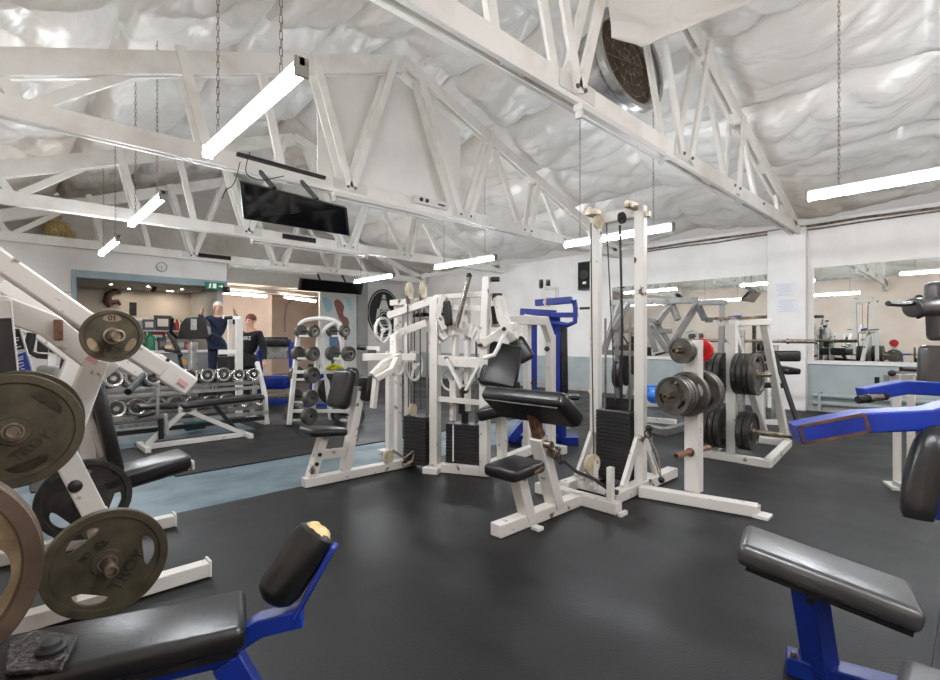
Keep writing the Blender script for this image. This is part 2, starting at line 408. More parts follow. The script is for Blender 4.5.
# crumpled insulation quilts hung between seams
seams = [XL, -0.35, 0.95, 2.25, 3.3, 4.3, 5.35, 6.5, 7.75, 9.1, XR]
cross = [YN, -1.5, 0.4, 2.35, 4.1, 5.93, 7.8, 9.65, 11.5, 13.3, YG + .05]
def quilt_z(x, y):
    k = max(i for i in range(len(seams) - 1) if seams[i] <= x + 1e-6)
    fx = (x - seams[k]) / (seams[k + 1] - seams[k])
    j = max(i for i in range(len(cross) - 1) if cross[i] <= y + 1e-6)
    fy = (y - cross[j]) / (cross[j + 1] - cross[j])
    h = noise.noise((k * 3.7, j * 2.3, 1.3))
    sx = 1 - abs(2 * fx - 1) ** 5; sy = 1 - abs(2 * fy - 1) ** 5
    sag = (0.22 + 0.12 * h) * sx * (0.35 + 0.65 * sy)
    w = noise.noise((x * 0.8, y * 0.7, k * 5.1)) * 0.10
    rd = 0.0; amp = 0.13; fr = 0.8
    for o in range(4):
        rd += amp * (1 - abs(noise.noise((x * fr * 1.2 + 0.4 * noise.noise((y, x, 2)), y * fr * 0.75, o * 7.3 + k)))) ** 4
        amp *= 0.55; fr *= 1.9
    return roof(x) + 0.17 - sag + w * min(1, 4 * sx) + (rd - .09) * min(1, .35 + 2 * sx) + .14 * max(0, 1 - min(x - seams[k], seams[k + 1] - x) / .06)
mb = MB()
NX, NY = 250, 340
vs = []
for j in range(NY + 1):
    y = YN + (YG + .05 - YN) * j / NY
    for i in range(NX + 1):
        x = XL + (XR - XL) * i / NX
        vs.append((x, y, quilt_z(x, y)))
mb.add(vs, [(j * (NX + 1) + i, j * (NX + 1) + i + 1, (j + 1) * (NX + 1) + i + 1, (j + 1) * (NX + 1) + i) for j in range(NY) for i in range(NX)])
P('ceiling', mb, QUILT, structure=True, angle=80)

# ================================================================ roof trusses (one kind, four of them)
def bolt(mb, p, ax, r=0.02): mb.lathe([(0, 0), (r, 0), (r, .012), (r * .6, .02), (0, .02)], p, ax, 8)
def make_truss():
    t = thing('roof_truss', 'x', 'roof truss', (0, 0, 3.2), 'white timber roof trusses')
    def plank2(name, a, b, d, gap=0.055, th=0.045, blocks=True):
        m = MB()
        for s in (-1, 1):
            o = Vector((0, s * (gap / 2 + th / 2), 0))
            m.bar(Vector(a) + o, Vector(b) + o, th, d, (0, 0, 1))
        if blocks:
            L = (Vector(b) - Vector(a)); n = int(L.length / 1.3)
            for k in range(n + 1):
                p = Vector(a) + L * ((k + .5) / (n + 1))
                m.bar(p - L.normalized() * .12, p + L.normalized() * .12, gap * 1.02, d * .9, (0, 0, 1))
        return P(name, m, TIMBER, t, bevel=0.004)
    plank2('bottom_chord', (-1.58, 0, 3.34), (10.62, 0, 3.34), 0.19)
    plank2('rafter', (-1.5, 0, 3.13), (4.3, 0, 5.36), 0.23)
    plank2('rafter', (4.3, 0, 5.42), (10.4, 0, 3.42), 0.17)
    single = [((-.14, 3.85), (.19, 3.3)), ((.23, 3.42), (.95, 3.98)), ((2.25, 4.55), (2.5, 3.4)),
              ((6.3, 4.65), (7.0, 3.4)), ((7.7, 4.2), (8.25, 3.42)), ((9.3, 3.72), (9.5, 3.4))]
    double = [((1.38, 4.4), (1.66, 3.32)), ((2.88, 4.95), (3.4, 3.3)), ((4.12, 5.3), (3.42, 3.34)), ((4.6, 5.25), (5.4, 3.34)), ((6.2, 4.9), (5.62, 3.3)), ((7.45, 4.4), (7.2, 3.26))]
    for (a, b) in single:
        P('strut', MB().bar((a[0], 0, a[1]), (b[0], 0, b[1]), 0.05, 0.10, (1, 0, 0)), TIMBER, t, bevel=0.004)
    for (a, b) in double:
        m = MB()
        for s in (-1, 1): m.bar((a[0], s * .095, a[1]), (b[0], s * .095, b[1]), 0.035, 0.105, (1, 0, 0))
        P('strut', m, TIMBER, t, bevel=0.004)
    gp = MB()
    for x in (3.41, 5.5): gp.box((x, -0.078, 3.36), (0.5, 0.012, 0.14))
    P('gusset_plate', gp, WHITE2, t)
    bm_ = MB()
    for x in (1.66, 3.35, 3.46, 5.4, 5.62, 7.2, 7.0, 8.25): bolt(bm_, (x, -0.112, 3.34), (0, -1, 0))
    P('bolt', bm_, STEEL, t)
    return t
tr = make_truss()
tlab = ['white timber roof truss with the round fan duct resting over it', 'white timber roof truss backed by the pale board, glossy screen hung beneath',
        'white timber roof truss between the board-backed truss and the blue beam wall', 'white timber roof truss standing above the blue beam wall and clock']
for k, y in enumerate((2.35, 5.93, 9.65, 13.26)):
    o = tr if k == 0 else dup(tr)
    o.location = (0, y, 3.2); o['label'] = tlab[k]
tag(P('board_panel', MB().prism([(3.05, 6.08, 3.44), (5.62, 6.08, 3.44), (5.62, 6.08, 4.87), (4.3, 6.08, 5.28), (3.05, 6.08, 4.82)], (0, .03, 0)), CARDB), 'pale board filling the middle of the roof truss', 'board')

# ================================================================ fluorescent battens
def make_lamp(L=1.78):
    t = thing('batten_lamp', 'x', 'lamp', (0, 0, 0), 'lit fluorescent battens hung on chains')
    P('housing', MB().box((0, 0, .092), (0.04, L, 0.055)), WHITE2, t, bevel=0.004)
    m = MB()
    pr = [(-.030, .066), (-.036, .054), (-.036, .036), (-.031, .024), (-.018, .016), (0, .014), (.018, .016), (.031, .024), (.036, .036), (.036, .054), (.030, .066)]
    m.prism([(x, -L / 2 + .02, z) for x, z in pr], (0, L - .04, 0))
    P('diffuser', m, TUBE, t)
    for s in (-1, 1): P('end_cap', MB().box((0, s * (L / 2 - .012), .062), (0.085, .024, .115)), GREYWALL, t, bevel=0.006)
    return t
TUBEDIM = emit('dim_tube', (255, 246, 235), 48.0)
lamp0 = make_lamp()
def chain(t, p, top):
    m = MB(); n = int((top - p.z) / 0.05)
    for k in range(n):
        z = p.z + 0.05 * k + 0.025
        m.tube([p + Vector((0.0065 if k % 2 else 0, 0 if k % 2 else 0.0065, z - p.z + .028)), p + Vector((-0.009 if k % 2 else 0, 0 if k % 2 else -0.009, z - p.z + .028)),
                p + Vector((-0.009 if k % 2 else 0, 0 if k % 2 else -0.009, z - p.z - .028)), p + Vector((0.009 if k % 2 else 0, 0 if k % 2 else 0.009, z - p.z - .028))], 0.0028, 4, True)
    P('chain', m, STEEL, t)
lamps = [(1.25, 3.57, 2.8, 'lit batten lamp in front of the board-backed truss near the glossy screen', 1.0), (1.28, 6.98, 2.8, 'lit batten lamp hung just behind the board-backed truss, in line with the longest one', 1.0), (1.33, 10.07, 2.8, 'lit batten lamp hung high before the clock wall', 1.0),
         (6.6, 3.76, 2.78, 'lit batten lamp passing behind the tall cable column', 1.0), (6.75, 7.2, 2.8, 'lit batten lamp hung above the twin-stack white machine', 1.0), (6.85, 10.65, 2.8, 'lit batten lamp hung before the oval black wall emblem', 1.0),
         (6.35, .42, 2.8, 'long lit batten lamp hung before the wall mirror beside the pillar', 1.0),
         (1.25, 0.2, 2.8, 'lit batten lamp hung above the plate-loaded press, out past the frame', 1.0), (1.3, -2.3, 2.8, 'lit batten lamp at the near end of the row over the plates', 1.0), (6.4, -2.2, 2.8, 'lit batten lamp at the near end of the row along the mirrors', 1.0)]
for k, (x, y, z, lab, s) in enumerate(lamps):
    o = lamp0 if k == 0 else dup(lamp0)
    o.location = (x, y, z); o['label'] = lab
for o in [q for q in list(bpy.data.objects) if q.parent is None and q.name.startswith('batten_lamp')]:
    ORG[o] = Vector(o.location)
    for s in (-.6, .6):
        p = Vector(o.location) + Vector((0, s, .095)); chain(o, p, quilt_z(p.x, p.y) + .02)
for k, (px, py, z, Y) in enumerate(((241, 303, 2.45, 15.3), (222, 307, 2.45, 17.0 - 1), (300, 297, 2.5, 15.8))):
    if k == 1: continue
    p = YP(px, py, Y)
    o = dup(lamp0, ['small lit batten lamp over the peach back room near the exit sign', '', 'small lit batten lamp beside the dark screen over the back room'][k], 'lit battens of the back room')
    o.location = (p.x, p.y, 2.62)
    for ch in list(o.children):
        if ch.name.startswith('chain'): bpy.data.objects.remove(ch)
    o.rotation_euler = (0, 0, math.radians(-60) if k == 2 else math.radians(-75))
    m = MB()
    for ch in o.children:
        if ch.name.startswith('diffuser'):
            ch.data = ch.data.copy(); ch.data.materials[0] = TUBEDIM
    ORG[o] = Vector((0, 0, 0))
    for s in (-.6, .6): m.cyl((0, s, .09), (0, s, .3), .006, n=6)
    P('hanger', m, STEEL, o)

# unlit fittings fixed under the trusses and the dark slots on them
def unlit(x0, x1, y, lab):
    t = thing('unlit_batten', lab, 'light fitting', ((x0 + x1) / 2, y, 3.13), 'unlit battens fixed under the trusses')
    P('housing', MB().span((x0, y - .045, 3.185), (x1, y + .045, 3.24)), WHITE2, t, bevel=.005)
    P('tube', MB().cyl((x0 + .06, y, 3.155), (x1 - .06, y, 3.155), .016), WHITE2, t)
    for x in (x0 + .02, x1 - .02): P('socket', MB().box((x, y, 3.155), (.03, .06, .07)), WHITE2, t, bevel=.004)
unlit(3.42, 4.95, 2.28, 'unlit batten fixed under the truss below the fan duct')
unlit(3.15, 5.1, 5.86, 'unlit batten fixed under the board-backed truss beside the glossy screen')
unlit(3.45, 6.0, 9.58, 'unlit batten fixed under the truss between the two hanging screens')
unlit(4.2, 6.6, 13.19, 'unlit batten fixed under the truss over the blue beam')
def vent(x0, x1, y, z, lab, h=.1):
    t = thing('vent_grille', lab, 'vent', ((x0 + x1) / 2, y, z - h / 2), 'dark slotted vents on the trusses')
    P('housing', MB().span((x0, y - .03, z - h / 2), (x1, y, z + h / 2)), BLACK, t, bevel=.004)
    m = MB()
    n = 8
    for k in range(n):
        xx = x0 + (x1 - x0) * (k + .5) / n; m.box((xx, y - .035, z), ((x1 - x0) / n * .7, .012, h * .6))
    P('slot', m, DARKHOLE, t)
vent(4.05, 4.75, 9.57, 3.36, 'dark slotted vent on the truss above the treadmill')
vent(3.5, 4.25, 13.18, 3.37, 'dark slotted vent on the truss above the exit sign')
t = thing('control_box', 'small white switch box on the truss beneath the pale board', 'switch box', (4.75, 5.82, 3.33))
P('housing', MB().span((4.45, 5.78, 3.34), (5.1, 5.855, 3.45)), WHITE2, t, bevel=.004)
for x in (4.55, 4.66): P('socket_hole', MB().cyl((x, 5.782, 3.4), (x, 5.765, 3.4), .03), BLACK, t)
P('button', MB().box((4.95, 5.775, 3.39), (.14, .012, .02)), BLACK, t)

# round fan duct over the near truss
t = thing('fan_duct', 'round silver fan duct with a dark mesh mouth in the roof', 'duct', D(622, 62, 5.5))
c = D(630, 60, 5.6); rt = V(CN, -SN, 0); fw = V(SN, CN, 0)
vw = (c - V(0, 0, EYE)).normalized(); ax = rt * .82 + V(0, 0, .57); ax = (ax - vw * ax.dot(vw)).normalized() * .9 - vw * .43
P('duct_shell', MB().lathe([(.50, -.50), (.52, -.50), (.52, -.05), (.60, -.04), (.60, .04), (.54, .04), (.54, 0), (.50, -.02), (.50, -.50)], c, ax, 48), SILVER, t)
P('mesh_mouth', MB().lathe([(0, -.08), (.52, -.08), (.52, -.1), (0, -.1)], c, ax, 48), BROWNRIM, t)
m = MB()
for r in (.15, .28, .41): m.ring(c - ax * .03, ax, r, .006, 40, 5)
for k in range(6):
    q = V(0, 0, 1).rotation_difference(ax); e = q @ V(math.cos(k * math.pi / 6), math.sin(k * math.pi / 6), 0)
    m.cyl(c - ax * .03 - e * .52, c - ax * .03 + e * .52, .006, n=5)
P('guard', m, STEEL, t)
m = MB()
m.lathe([(0, -.2), (.09, -.2), (.09, -.1), (0, -.1)], c, ax, 20)
for k in range(5):
    q = V(0, 0, 1).rotation_difference(ax); e = q @ V(math.cos(k * 1.257), math.sin(k * 1.257), 0); g = q @ V(-math.sin(k * 1.257), math.cos(k * 1.257), 0)
    m.bar(c - ax * .15 + e * .08, c - ax * .15 + e * .46, .2, .012, (ax + g * .6))
P('fan_blade', m, BLACK, t)
P('hanger', MB().cyl(c - ax * .4 + V(0, 0, .45), c - ax * .4 + V(0, 0, 1.0), .012, n=8), STEEL, t)

# loose quilt flap hanging beside the duct
def sheet(name, rows, mat, label, cat, amp=.05, th=.02):
    n = 14; m = MB(); vs = []
    R = len(rows)
    for j in range(R * 5 - 4):
        a = rows[j // 5]; b = rows[min(j // 5 + 1, R - 1)]; s_ = (j % 5) / 5
        for i in range(n * 3 + 1):
            f_ = i / (n * 3) * (len(a) - 1); k = min(int(f_), len(a) - 2); g_ = f_ - k
            p = (Vector(a[k]).lerp(Vector(a[k + 1]), g_)).lerp(Vector(b[k]).lerp(Vector(b[k + 1]), g_), s_)
            d = amp * (2 * (1 - abs(noise.noise(p * 2.2))) ** 3 - .6 + .5 * noise.noise(p * 5))
            vs.append(p - fw * d + V(0, 0, -d * .5))
    W = n * 3 + 1; H_ = R * 5 - 4
    m.add(vs, [(j * W + i, j * W + i + 1, (j + 1) * W + i + 1, (j + 1) * W + i) for j in range(H_ - 1) for i in range(W - 1)])
    o = P(name, m, mat, angle=70)
    md = o.modifiers.new('thickness', 'SOLIDIFY'); md.thickness = th
    return tag(o, label, cat)
sheet('insulation_flap', [[D(600, -90, 4.9), D(650, -90, 4.8), D(710, -95, 4.7), D(790, -100, 4.6)], [D(606, -20, 4.5), D(650, -20, 4.4), D(705, -30, 4.3), D(780, -50, 4.3)], [D(612, 36, 4.3), D(640, 46, 4.25), D(692, 24, 4.2), D(762, -4, 4.15)]],
      QUILT, 'loose crumpled insulation flap hanging over the round fan duct', 'insulation', .06)

# hanging screens
def screen(a, b, c_, d, lab, post):
    a, b, c_, d = map(Vector, (a, b, c_, d))
    t = thing('hanging_screen', lab, 'screen', (a + b + c_ + d) / 4, 'dark screens hung under the trusses')
    nrm = (b - a).cross(d - a).normalized()
    P('housing', MB().prism([a, b, c_, d], -nrm * .07), BLACK, t, bevel=.006)
    k = .05
    cen = (a + b + c_ + d) / 4
    ins = lambda p: p + (cen - p) * .06
    P('display', MB().prism([ins(a) + nrm * .001, ins(b) + nrm * .001, ins(c_) + nrm * .001, ins(d) + nrm * .001], nrm * .002), GLOSSB, t)
    m = MB()
    for f_ in (.3, .7):
        p = d + (c_ - d) * f_ - nrm * .04
        m.bar(p, V(p.x, p.y + post[0], post[1]), .04)
    P('bracket', m, BLACK, t)
screen(YP(244, 219, 5.62), YP(350, 236, 5.62), YP(347, 208, 5.42), YP(240, 181, 5.42), 'large glossy dark screen tilted under the board-backed truss', (.44, 3.3))
screen((6.0, 13.1, 2.68), (8.0, 13.1, 2.68), (8.0, 12.98, 3.0), (6.0, 12.98, 3.0), 'dark screen hung far off before the mural wall', (.24, 3.3))
m = MB(); m.bar(YP(237, 154, 5.45), YP(325, 178, 5.45), .05, .035)
tag(P('screen_rail', m, BLACK), 'black rail fixed along the truss above the large screen', 'rail')
# loose wires
def wire(name, pts, lab, r=.005, mat=None):
    q = []
    for i in range(len(pts) - 1):
        p0, p1, p2, p3 = [Vector(pts[max(0, min(len(pts) - 1, i + k))]) for k in (-1, 0, 1, 2)]
        for k in range(6):
            s = k / 6
            q.append(.5 * ((2 * p1) + (p2 - p0) * s + (2 * p0 - 5 * p1 + 4 * p2 - p3) * s * s + (3 * p1 - p0 - 3 * p2 + p3) * s ** 3))
    q.append(Vector(pts[-1]))
    return tag(P(name, MB().tube(q, r, 6), mat or BLACK), lab, 'wire')
wire('power_wire', [YP(222, 199, 5.7), YP(226, 190, 5.6), YP(232, 186, 5.55), YP(236, 178, 5.5), YP(240, 162, 5.5)], 'thin black wire looping down beside the large screen')
wire('power_wire', [YP(250, 152, 5.45), YP(246, 172, 5.35), YP(260, 180, 5.38), YP(284, 176, 5.4)], 'thin black wire hanging over the top edge of the large screen')

# ================================================================ weight plates
def plate_mb(R, T, slots=3, rim=.84, hub=.27, bore=.026, n=96, sl=(.50, .74), half=.46, phase=math.pi / 2, two=False):
    m = MB(); rm = R * (sl[0] + sl[1]) / 2; hw = R * (sl[1] - sl[0]) / 2
    prof = [(bore, .46 * T), (hub * R, .46 * T), (hub * R * 1.08, .26 * T), (None, -1), (None, 1), (rim * R, .24 * T), (rim * R * 1.025, .5 * T), (R * .985, .5 * T), (R, .42 * T)]
    if not slots: prof = prof[:3] + prof[5:]
    def sval(th):
        if not slots: return None
        d = min(abs((th - phase - 2 * math.pi * k / slots + math.pi) % (2 * math.pi) - math.pi) for k in range(slots))
        return d / half if d < half - 1e-9 else None
    K = len(prof); fv = []
    for k in range(n):
        th = 2 * math.pi * k / n; s = sval(th)
        for r, z in prof:
            if r is None:
                w = hw * math.sqrt(max(0, 1 - s * s)) if s is not None else hw * .02
                r = rm + (w if z > 0 else -w); z = .22 * T
            fv.append((r * math.cos(th), r * math.sin(th), z))
    bv = [(x, y, -z) for x, y, z in fv]
    N = n * K; f = []; mi = []
    F_ = lambda k, i: (k % n) * K + i
    for k in range(n):
        th0, th1 = 2 * math.pi * k / n, 2 * math.pi * (k + 1) / n
        s0, s1 = sval(th0), sval(th1)
        for i in range(K - 1):
            if slots and i == 3 and (s0 is not None or s1 is not None):
                for j, flip in ((3, 0), (4, 1)):
                    q = (F_(k, j), F_(k + 1, j), F_(k + 1, j) + N, F_(k, j) + N)
                    f.append(q if not flip else q[::-1]); mi.append(0)
                continue
            q = (F_(k, i), F_(k, i + 1), F_(k + 1, i + 1), F_(k + 1, i))
            e = 1 if (two and i >= K - 4) else 0
            f.append(q); mi.append(e); f.append(tuple(N + a for a in q[::-1])); mi.append(e)
        q = (F_(k, K - 1), F_(k, K - 1) + N, F_(k + 1, K - 1) + N, F_(k + 1, K - 1)); f.append(q); mi.append(1 if two else 0)
        q = (F_(k, 0), F_(k + 1, 0), F_(k + 1, 0) + N, F_(k, 0) + N); f.append(q); mi.append(0)
    m.v = [Vector(p) for p in fv + bv]; m.f = f; m.m = mi
    return m
PLATES = {}
def plate(R, T, mat, loc, axis, label, spin=0.0, slots=3, group=None, words=None, two=False, dark=None, hub=.24, sl=(.58, .78), half=.44):
    key = (R, T, str(mat), slots, str(words), two, hub)
    if key not in PLATES:
        o = P('weight_plate', plate_mb(R, T, slots, two=two, hub=hub, sl=sl, half=half), mat, None, angle=30)
        o.location = (0, 0, 0)
        for v in o.data.vertices: v.co += ORG[o]
        ORG[o] = Vector((0, 0, 0))
        hr = P('hub_ring', MB().lathe([(.027, .46 * T), (.037, .46 * T), (.036, .62 * T), (.028, .62 * T), (.027, .46 * T)], (0, 0, 0), (0, 0, 1), 28), STEEL if not two else BROWNRIM, o)
        for body, size, ang, rr in (words or ()):
            M = Matrix.Rotation(ang, 4, 'Z') @ Matrix.Translation((0, -rr, .25 * T if rr > hub * R else .46 * T))
            text('lettering', body, size, .004, dark or IRONDARK, o, M, bold=.03)
        PLATES[key] = o; r = o
    else: r = dup(PLATES[key])
    tag(r, label, 'weight plate', group)
    if group is None and 'group' in r: del r['group']
    orient(r, loc, axis, spin)
    return r
NY_ = V(0, -1, 0)

# ================================================================ plate-loaded press on the near left
t = thing('plate_loaded_press', 'large white plate-loaded press machine hung with olive plates and a black slanted seat', 'gym machine', (.3, 3.4, 0))
YA, YBk = 2.95, 4.1
def on(Y, *uv): return [YP(u, v, Y) for u, v in uv]
fr = MB()
for Y, xa, xb in ((2.95, -.9, .83), (3.9, -.9, .88)):
    fr.bar((xa, Y, .045), (xb, Y, .045), .075, .075)
fr.bar((-.75, 2.95, .045), (-.75, 3.9, .045), .075)
fr.bar((.48, 2.95, .05), (.48, 3.9, .05), .07)
P('base_frame', fr, WHITE, t, bevel=.005)
P('foot_cap', MB().box((.835, 2.95, .05), (.012, .085, .085)).box((.885, 3.9, .05), (.012, .085, .085)), WHITE2, t)
for Y in (3.12, 3.95):
    a = YP(94, 366, 3.12); b = YP(62, 450, 3.12); cpt = YP(98, 520, 3.12)
    pts = [V(a.x, Y, a.z), V(b.x, Y, b.z), V(cpt.x, Y, cpt.z), V(cpt.x + .11, Y, .06)]
    P('upright', MB().path(pts, .10, .11, (0, 1, 0)), WHITE, t, bevel=.006)
    g = on(3.12, (-60, 298), (2, 308), (50, 326), (104, 368))
    P('top_arm', MB().path([V(p.x, Y, p.z) for p in g], .11, .10, (0, 1, 0)), WHITE, t, bevel=.006)
P('rear_post', MB().bar((-.75, 3.43, .05), (-.55, 3.43, 1.5), .1).bar((-.55, 3.12, 1.5), (-.55, 3.95, 1.5), .09), WHITE, t, bevel=.005)
P('seat_post', MB().bar((.42, 3.68, .05), (.36, 3.68, 1.0), .07).bar((.40, 3.68, .43), (.95, 3.68, .46), .06), WHITE, t, bevel=.005)
P('bolt', MB().lathe([(.03, 0), (.03, .012), (.018, .02), (0, .02)], YP(75, 486, 3.06), NY_, 12), BLACK, t)
# levers
lv = on(2.85, (-60, 215), (0, 262), (100, 331), (158, 367))
P('lever_arm', MB().path(lv, .085, .105, (0, 1, 0)), WHITE, t, bevel=.012)
inner = on(2.85, (150, 361), (190, 387))
P('lever_end', MB().bar(inner[0], inner[1], .105, .09, (0, 1, 0)), WHITE2, t, bevel=.012)
P('seam', MB().bar(YP(157, 366.5, 2.85), YP(160, 368.5, 2.85), .112, .098, (0, 1, 0)), BLACK, t)
far = [V(p.x + .02, 4.15, p.z) for p in on(2.85, (0, 262), (100, 331), (190, 387))]
P('lever_arm', MB().path(far, .085, .105, (0, 1, 0)), WHITE, t, bevel=.012)
P('link_bar', MB().bar(YP(62, 320, 3.2), YP(84, 342, 3.2), .05, .05), BLACK, t, bevel=.004)
P('grip', MB().cyl(YP(128, 392, 3.1), YP(143, 376, 3.3), .018).cyl(YP(27, 351, 3.9), YP(32, 333, 3.9), .022), RUBBER, t)
P('pivot_bracket', MB().box(YP(58, 330, 3.08), (.035, .07, .10)), RUST, t, bevel=.004)
# stickers (two worn red prints, two upright maker's strips)
P('red_sticker', MB().box(YP(92, 360, 3.005) , (.05, .004, .025), Matrix.Rotation(.65, 3, 'Y')).box(YP(183, 383, 2.79), (.05, .004, .022), Matrix.Rotation(.65, 3, 'Y')), base_mat('faded_red_print', (214, 160, 156), .6), t)
pst = on(3.3, (2, 300), (32, 400))
P('sticker_post', MB().bar(pst[0], pst[1], .075, .06, (0, 1, 0)), WHITE2, t, bevel=.004)
ax_ = (pst[1] - pst[0]).normalized(); nrm_ = NY_
sd_ = ax_.cross(nrm_)
def strip(c, L, w, mat, nm): P(nm, MB().bar(c - ax_ * L / 2, c + ax_ * L / 2, w, .004, nrm_), mat, t)
s0 = pst[0] + ax_ * .2 - V(0, .034, 0)
lm = MB(); rg_ = random.Random(3)
for k in range(9):
    q0_ = s0 - ax_ * .04 + ax_ * (.031 * k) - V(0, .004, 0)
    for j_ in range(2): lm.bar(q0_ + sd_ * rg_.uniform(-.02, -.005) + ax_ * (.012 * j_), q0_ + sd_ * rg_.uniform(.005, .02) + ax_ * (.012 * j_ + rg_.uniform(-.004, .008)), .005, .002, nrm_)
P('print_marks', lm, PRINTW, t)
strip(s0, .1, .055, BLACK, 'black_sticker'); strip(s0 + ax_ * .16, .19, .055, PRINTB, 'blue_sticker')
lp = on(3.0, (-4, 300), (6, 392))
P('sticker_post', MB().bar(lp[0], lp[1], .10, .05, (0, 1, 0)), WHITE2, t, bevel=.004)
P('black_sticker', MB().bar(lp[0] + (lp[1] - lp[0]) * .2 - V(0, .027, 0), lp[0] + (lp[1] - lp[0]) * .88 - V(0, .027, 0), .085, .004, NY_), BLACK, t)
# horns
def horn(parent, a, b, r=.0245, mat=STEEL, name='plate_horn'):
    a, b = Vector(a), Vector(b); L = (b - a).length
    return P(name, MB().lathe([(0, 0), (r * 1.6, 0), (r * 1.6, .012), (r, .012), (r, L - .004), (r * .92, L), (r * .7, L), (r * .68, L - .03), (0, L - .03)], a, b - a, 24), mat, parent)
c1, c2 = YP(13, 431, 2.66), YP(107, 562, 2.60)
horn(t, V(c1.x, 3.07, c1.z), V(c1.x, 2.61, c1.z)); horn(t, V(c2.x, 3.07, c2.z), V(c2.x, 2.47, c2.z))
horn(t, V(c2.x, 4.0, c2.z), V(c2.x, 4.5, c2.z)); horn(t, V(c1.x, 4.0, c1.z), V(c1.x, 4.5, c1.z))
P('horn_arm', MB().bar(V(c1.x, 3.12, c1.z), YP(64, 452, 3.12), .08).bar(V(c2.x, 3.12, c2.z), V(c2.x + .03, 3.12, c2.z + .1), .09), WHITE, t, bevel=.005)
c4 = YP(112, 336, 2.66)
horn(t, V(c4.x, 2.8, c4.z), V(c4.x, 2.50, c4.z), .026)
# seat
rs = Matrix.Rotation(math.radians(-9), 3, 'Y')
seat_ = P('seat', MB().box((.66, 3.68, .475), (.50, .28, .10), rs), VINYL, t, bevel=.03, seg=4)
P('seat_board', MB().box((.66, 3.68, .425), (.46, .24, .02), rs), BLACK, seat_)
ba, bb = V(.515, 3.68, .50), V(.40, 3.68, 1.09)
P('backrest', MB().bar(ba, bb, .30, .075, (1, 0, 0.2)), VINYL, t, bevel=.028, seg=4)
P('backrest_bracket', MB().bar(ba + V(-.06, 0, .1), bb + V(-.06, 0, -.1), .08, .04, (1, 0, .2)), WHITE, t, bevel=.004)
W45 = (('TROY', .085, .0, .095), ('45 LBS', .045, math.pi, .115))
plate(.225, .042, IRON, c1, NY_, 'olive iron plate with oval grips covering the press beside its slanted backrest', spin=-.75, words=(('TROY', .055, 1.45, .086), ('45 LBS', .034, -1.2, .085)))
plate(.225, .042, IRON, V(c1.x + .03, 2.95, c1.z + .0), NY_, 'olive iron plate tucked behind the press upright, only its top rim showing', spin=.4, words=(('TROY', .055, 1.45, .086), ('45 LBS', .034, -1.2, .085)))
plate(.225, .042, IRON, c2, NY_, 'olive iron plate low on the press with three see-through grip slots', spin=.62, words=(('TROY', .066, .32, .088), ('45', .05, 2.75, .088), ('LBS', .032, 3.55, .09)), dark=IRONDARK)
plate(.225, .042, BLACKIRON, V(c2.x + .02, 3.55, .39), NY_, 'black iron plate behind the lower press upright, near the floor', spin=.2)
horn(t, V(c2.x + .02, 3.17, .39), V(c2.x + .02, 3.7, .39))
plate(.115, .03, IRON, c4, NY_, 'small olive plate at the lever pivot with a hollow sleeve through it', slots=0, words=(('TROY', .032, 0, .062), ('10', .032, math.pi, .082)), hub=.3)
sp = [o for o in bpy.data.objects if o.get('label', '').startswith('small olive plate')][0]
for k in range(3):
    a0 = math.pi / 2 + k * 2 * math.pi / 3; PT = MB(); vs = []
    for s in range(13):
        x = a0 - .42 + .07 * s; w = .016 * math.sqrt(max(.02, 1 - ((x - a0) / .42) ** 2))
        vs += [((.08 - w) * math.cos(x), (.08 - w) * math.sin(x), .0085), ((.08 + w) * math.cos(x), (.08 + w) * math.sin(x), .0085)]
    PT.add(vs, [(2 * i, 2 * i + 1, 2 * i + 3, 2 * i + 2) for i in range(12)])
    P('pale_inlay', PT, IRONTAN, sp)

# ================================================================ blue leg-curl bench in the near corner
bx = V(.945, -.327, 0); by = V(.327, .945, 0)
e0 = V(.505, 1.44, 0)
t = thing('blue_curl_bench', 'blue framed bench with black pad and upright foam-torn roller', 'bench', (.2, 1.55, 0))
Rb = Matrix((bx, by, V(0, 0, 1))).transposed()
pad_ = P('pad', MB().box(e0 - bx * .30 + V(0, 0, .515), (.60, .235, .065), Rb), VINYL, t, bevel=.022, seg=4)
P('pad_board', MB().box(e0 - bx * .30 + V(0, 0, .474), (.56, .2, .016), Rb), BLACK, pad_)
P('main_beam', MB().bar(e0 - bx * .65 + V(0, 0, .435), e0 - bx * .03 + V(0, 0, .435), .06), BLUE, t, bevel=.005)
P('leg', MB().bar(e0 - bx * .05 + V(0, 0, .42), e0 + bx * .12 + V(0, 0, .05), .075), BLUE, t, bevel=.005)
P('leg', MB().bar(e0 - bx * .62 + V(0, 0, .42), e0 - bx * .75 + V(0, 0, .05), .075), BLUE, t, bevel=.005)
P('base_rail', MB().bar(e0 - bx * .85 + V(0, 0, .035), e0 + bx * .2 + V(0, 0, .035), .07).bar(e0 + bx * .12 - by * .3 + V(0, 0, .035), e0 + bx * .12 + by * .3 + V(0, 0, .035), .07), BLUE, t, bevel=.005)
z0 = 1.40
arm = [e0 - bx * .06 + V(0, 0, .44), D(262, 624, 1.38), D(296, 616, 1.40), D(335, 545, 1.44)]
P('roller_bracket', MB().path(arm[:3], .055, .05).bar(arm[2], arm[3], .016, .07, (fw.x, fw.y, .0), .0), BLUE, t, bevel=.004)
ra, rb = D(274, 597, 1.385), D(318, 531, 1.44)
rd = (rb - ra).normalized(); Lr = (rb - ra).length
roll = P('roller_pad', MB().lathe([(0, -.012), (.035, -.01), (.054, .006), (.062, .03), (.062, Lr - .03), (.054, Lr - .006), (.035, Lr + .006), (0, Lr + .008)], ra, rd, 28), VINYL, t)
fm = MB()
q_ = V(0, 0, 1).rotation_difference(rd); fv = []
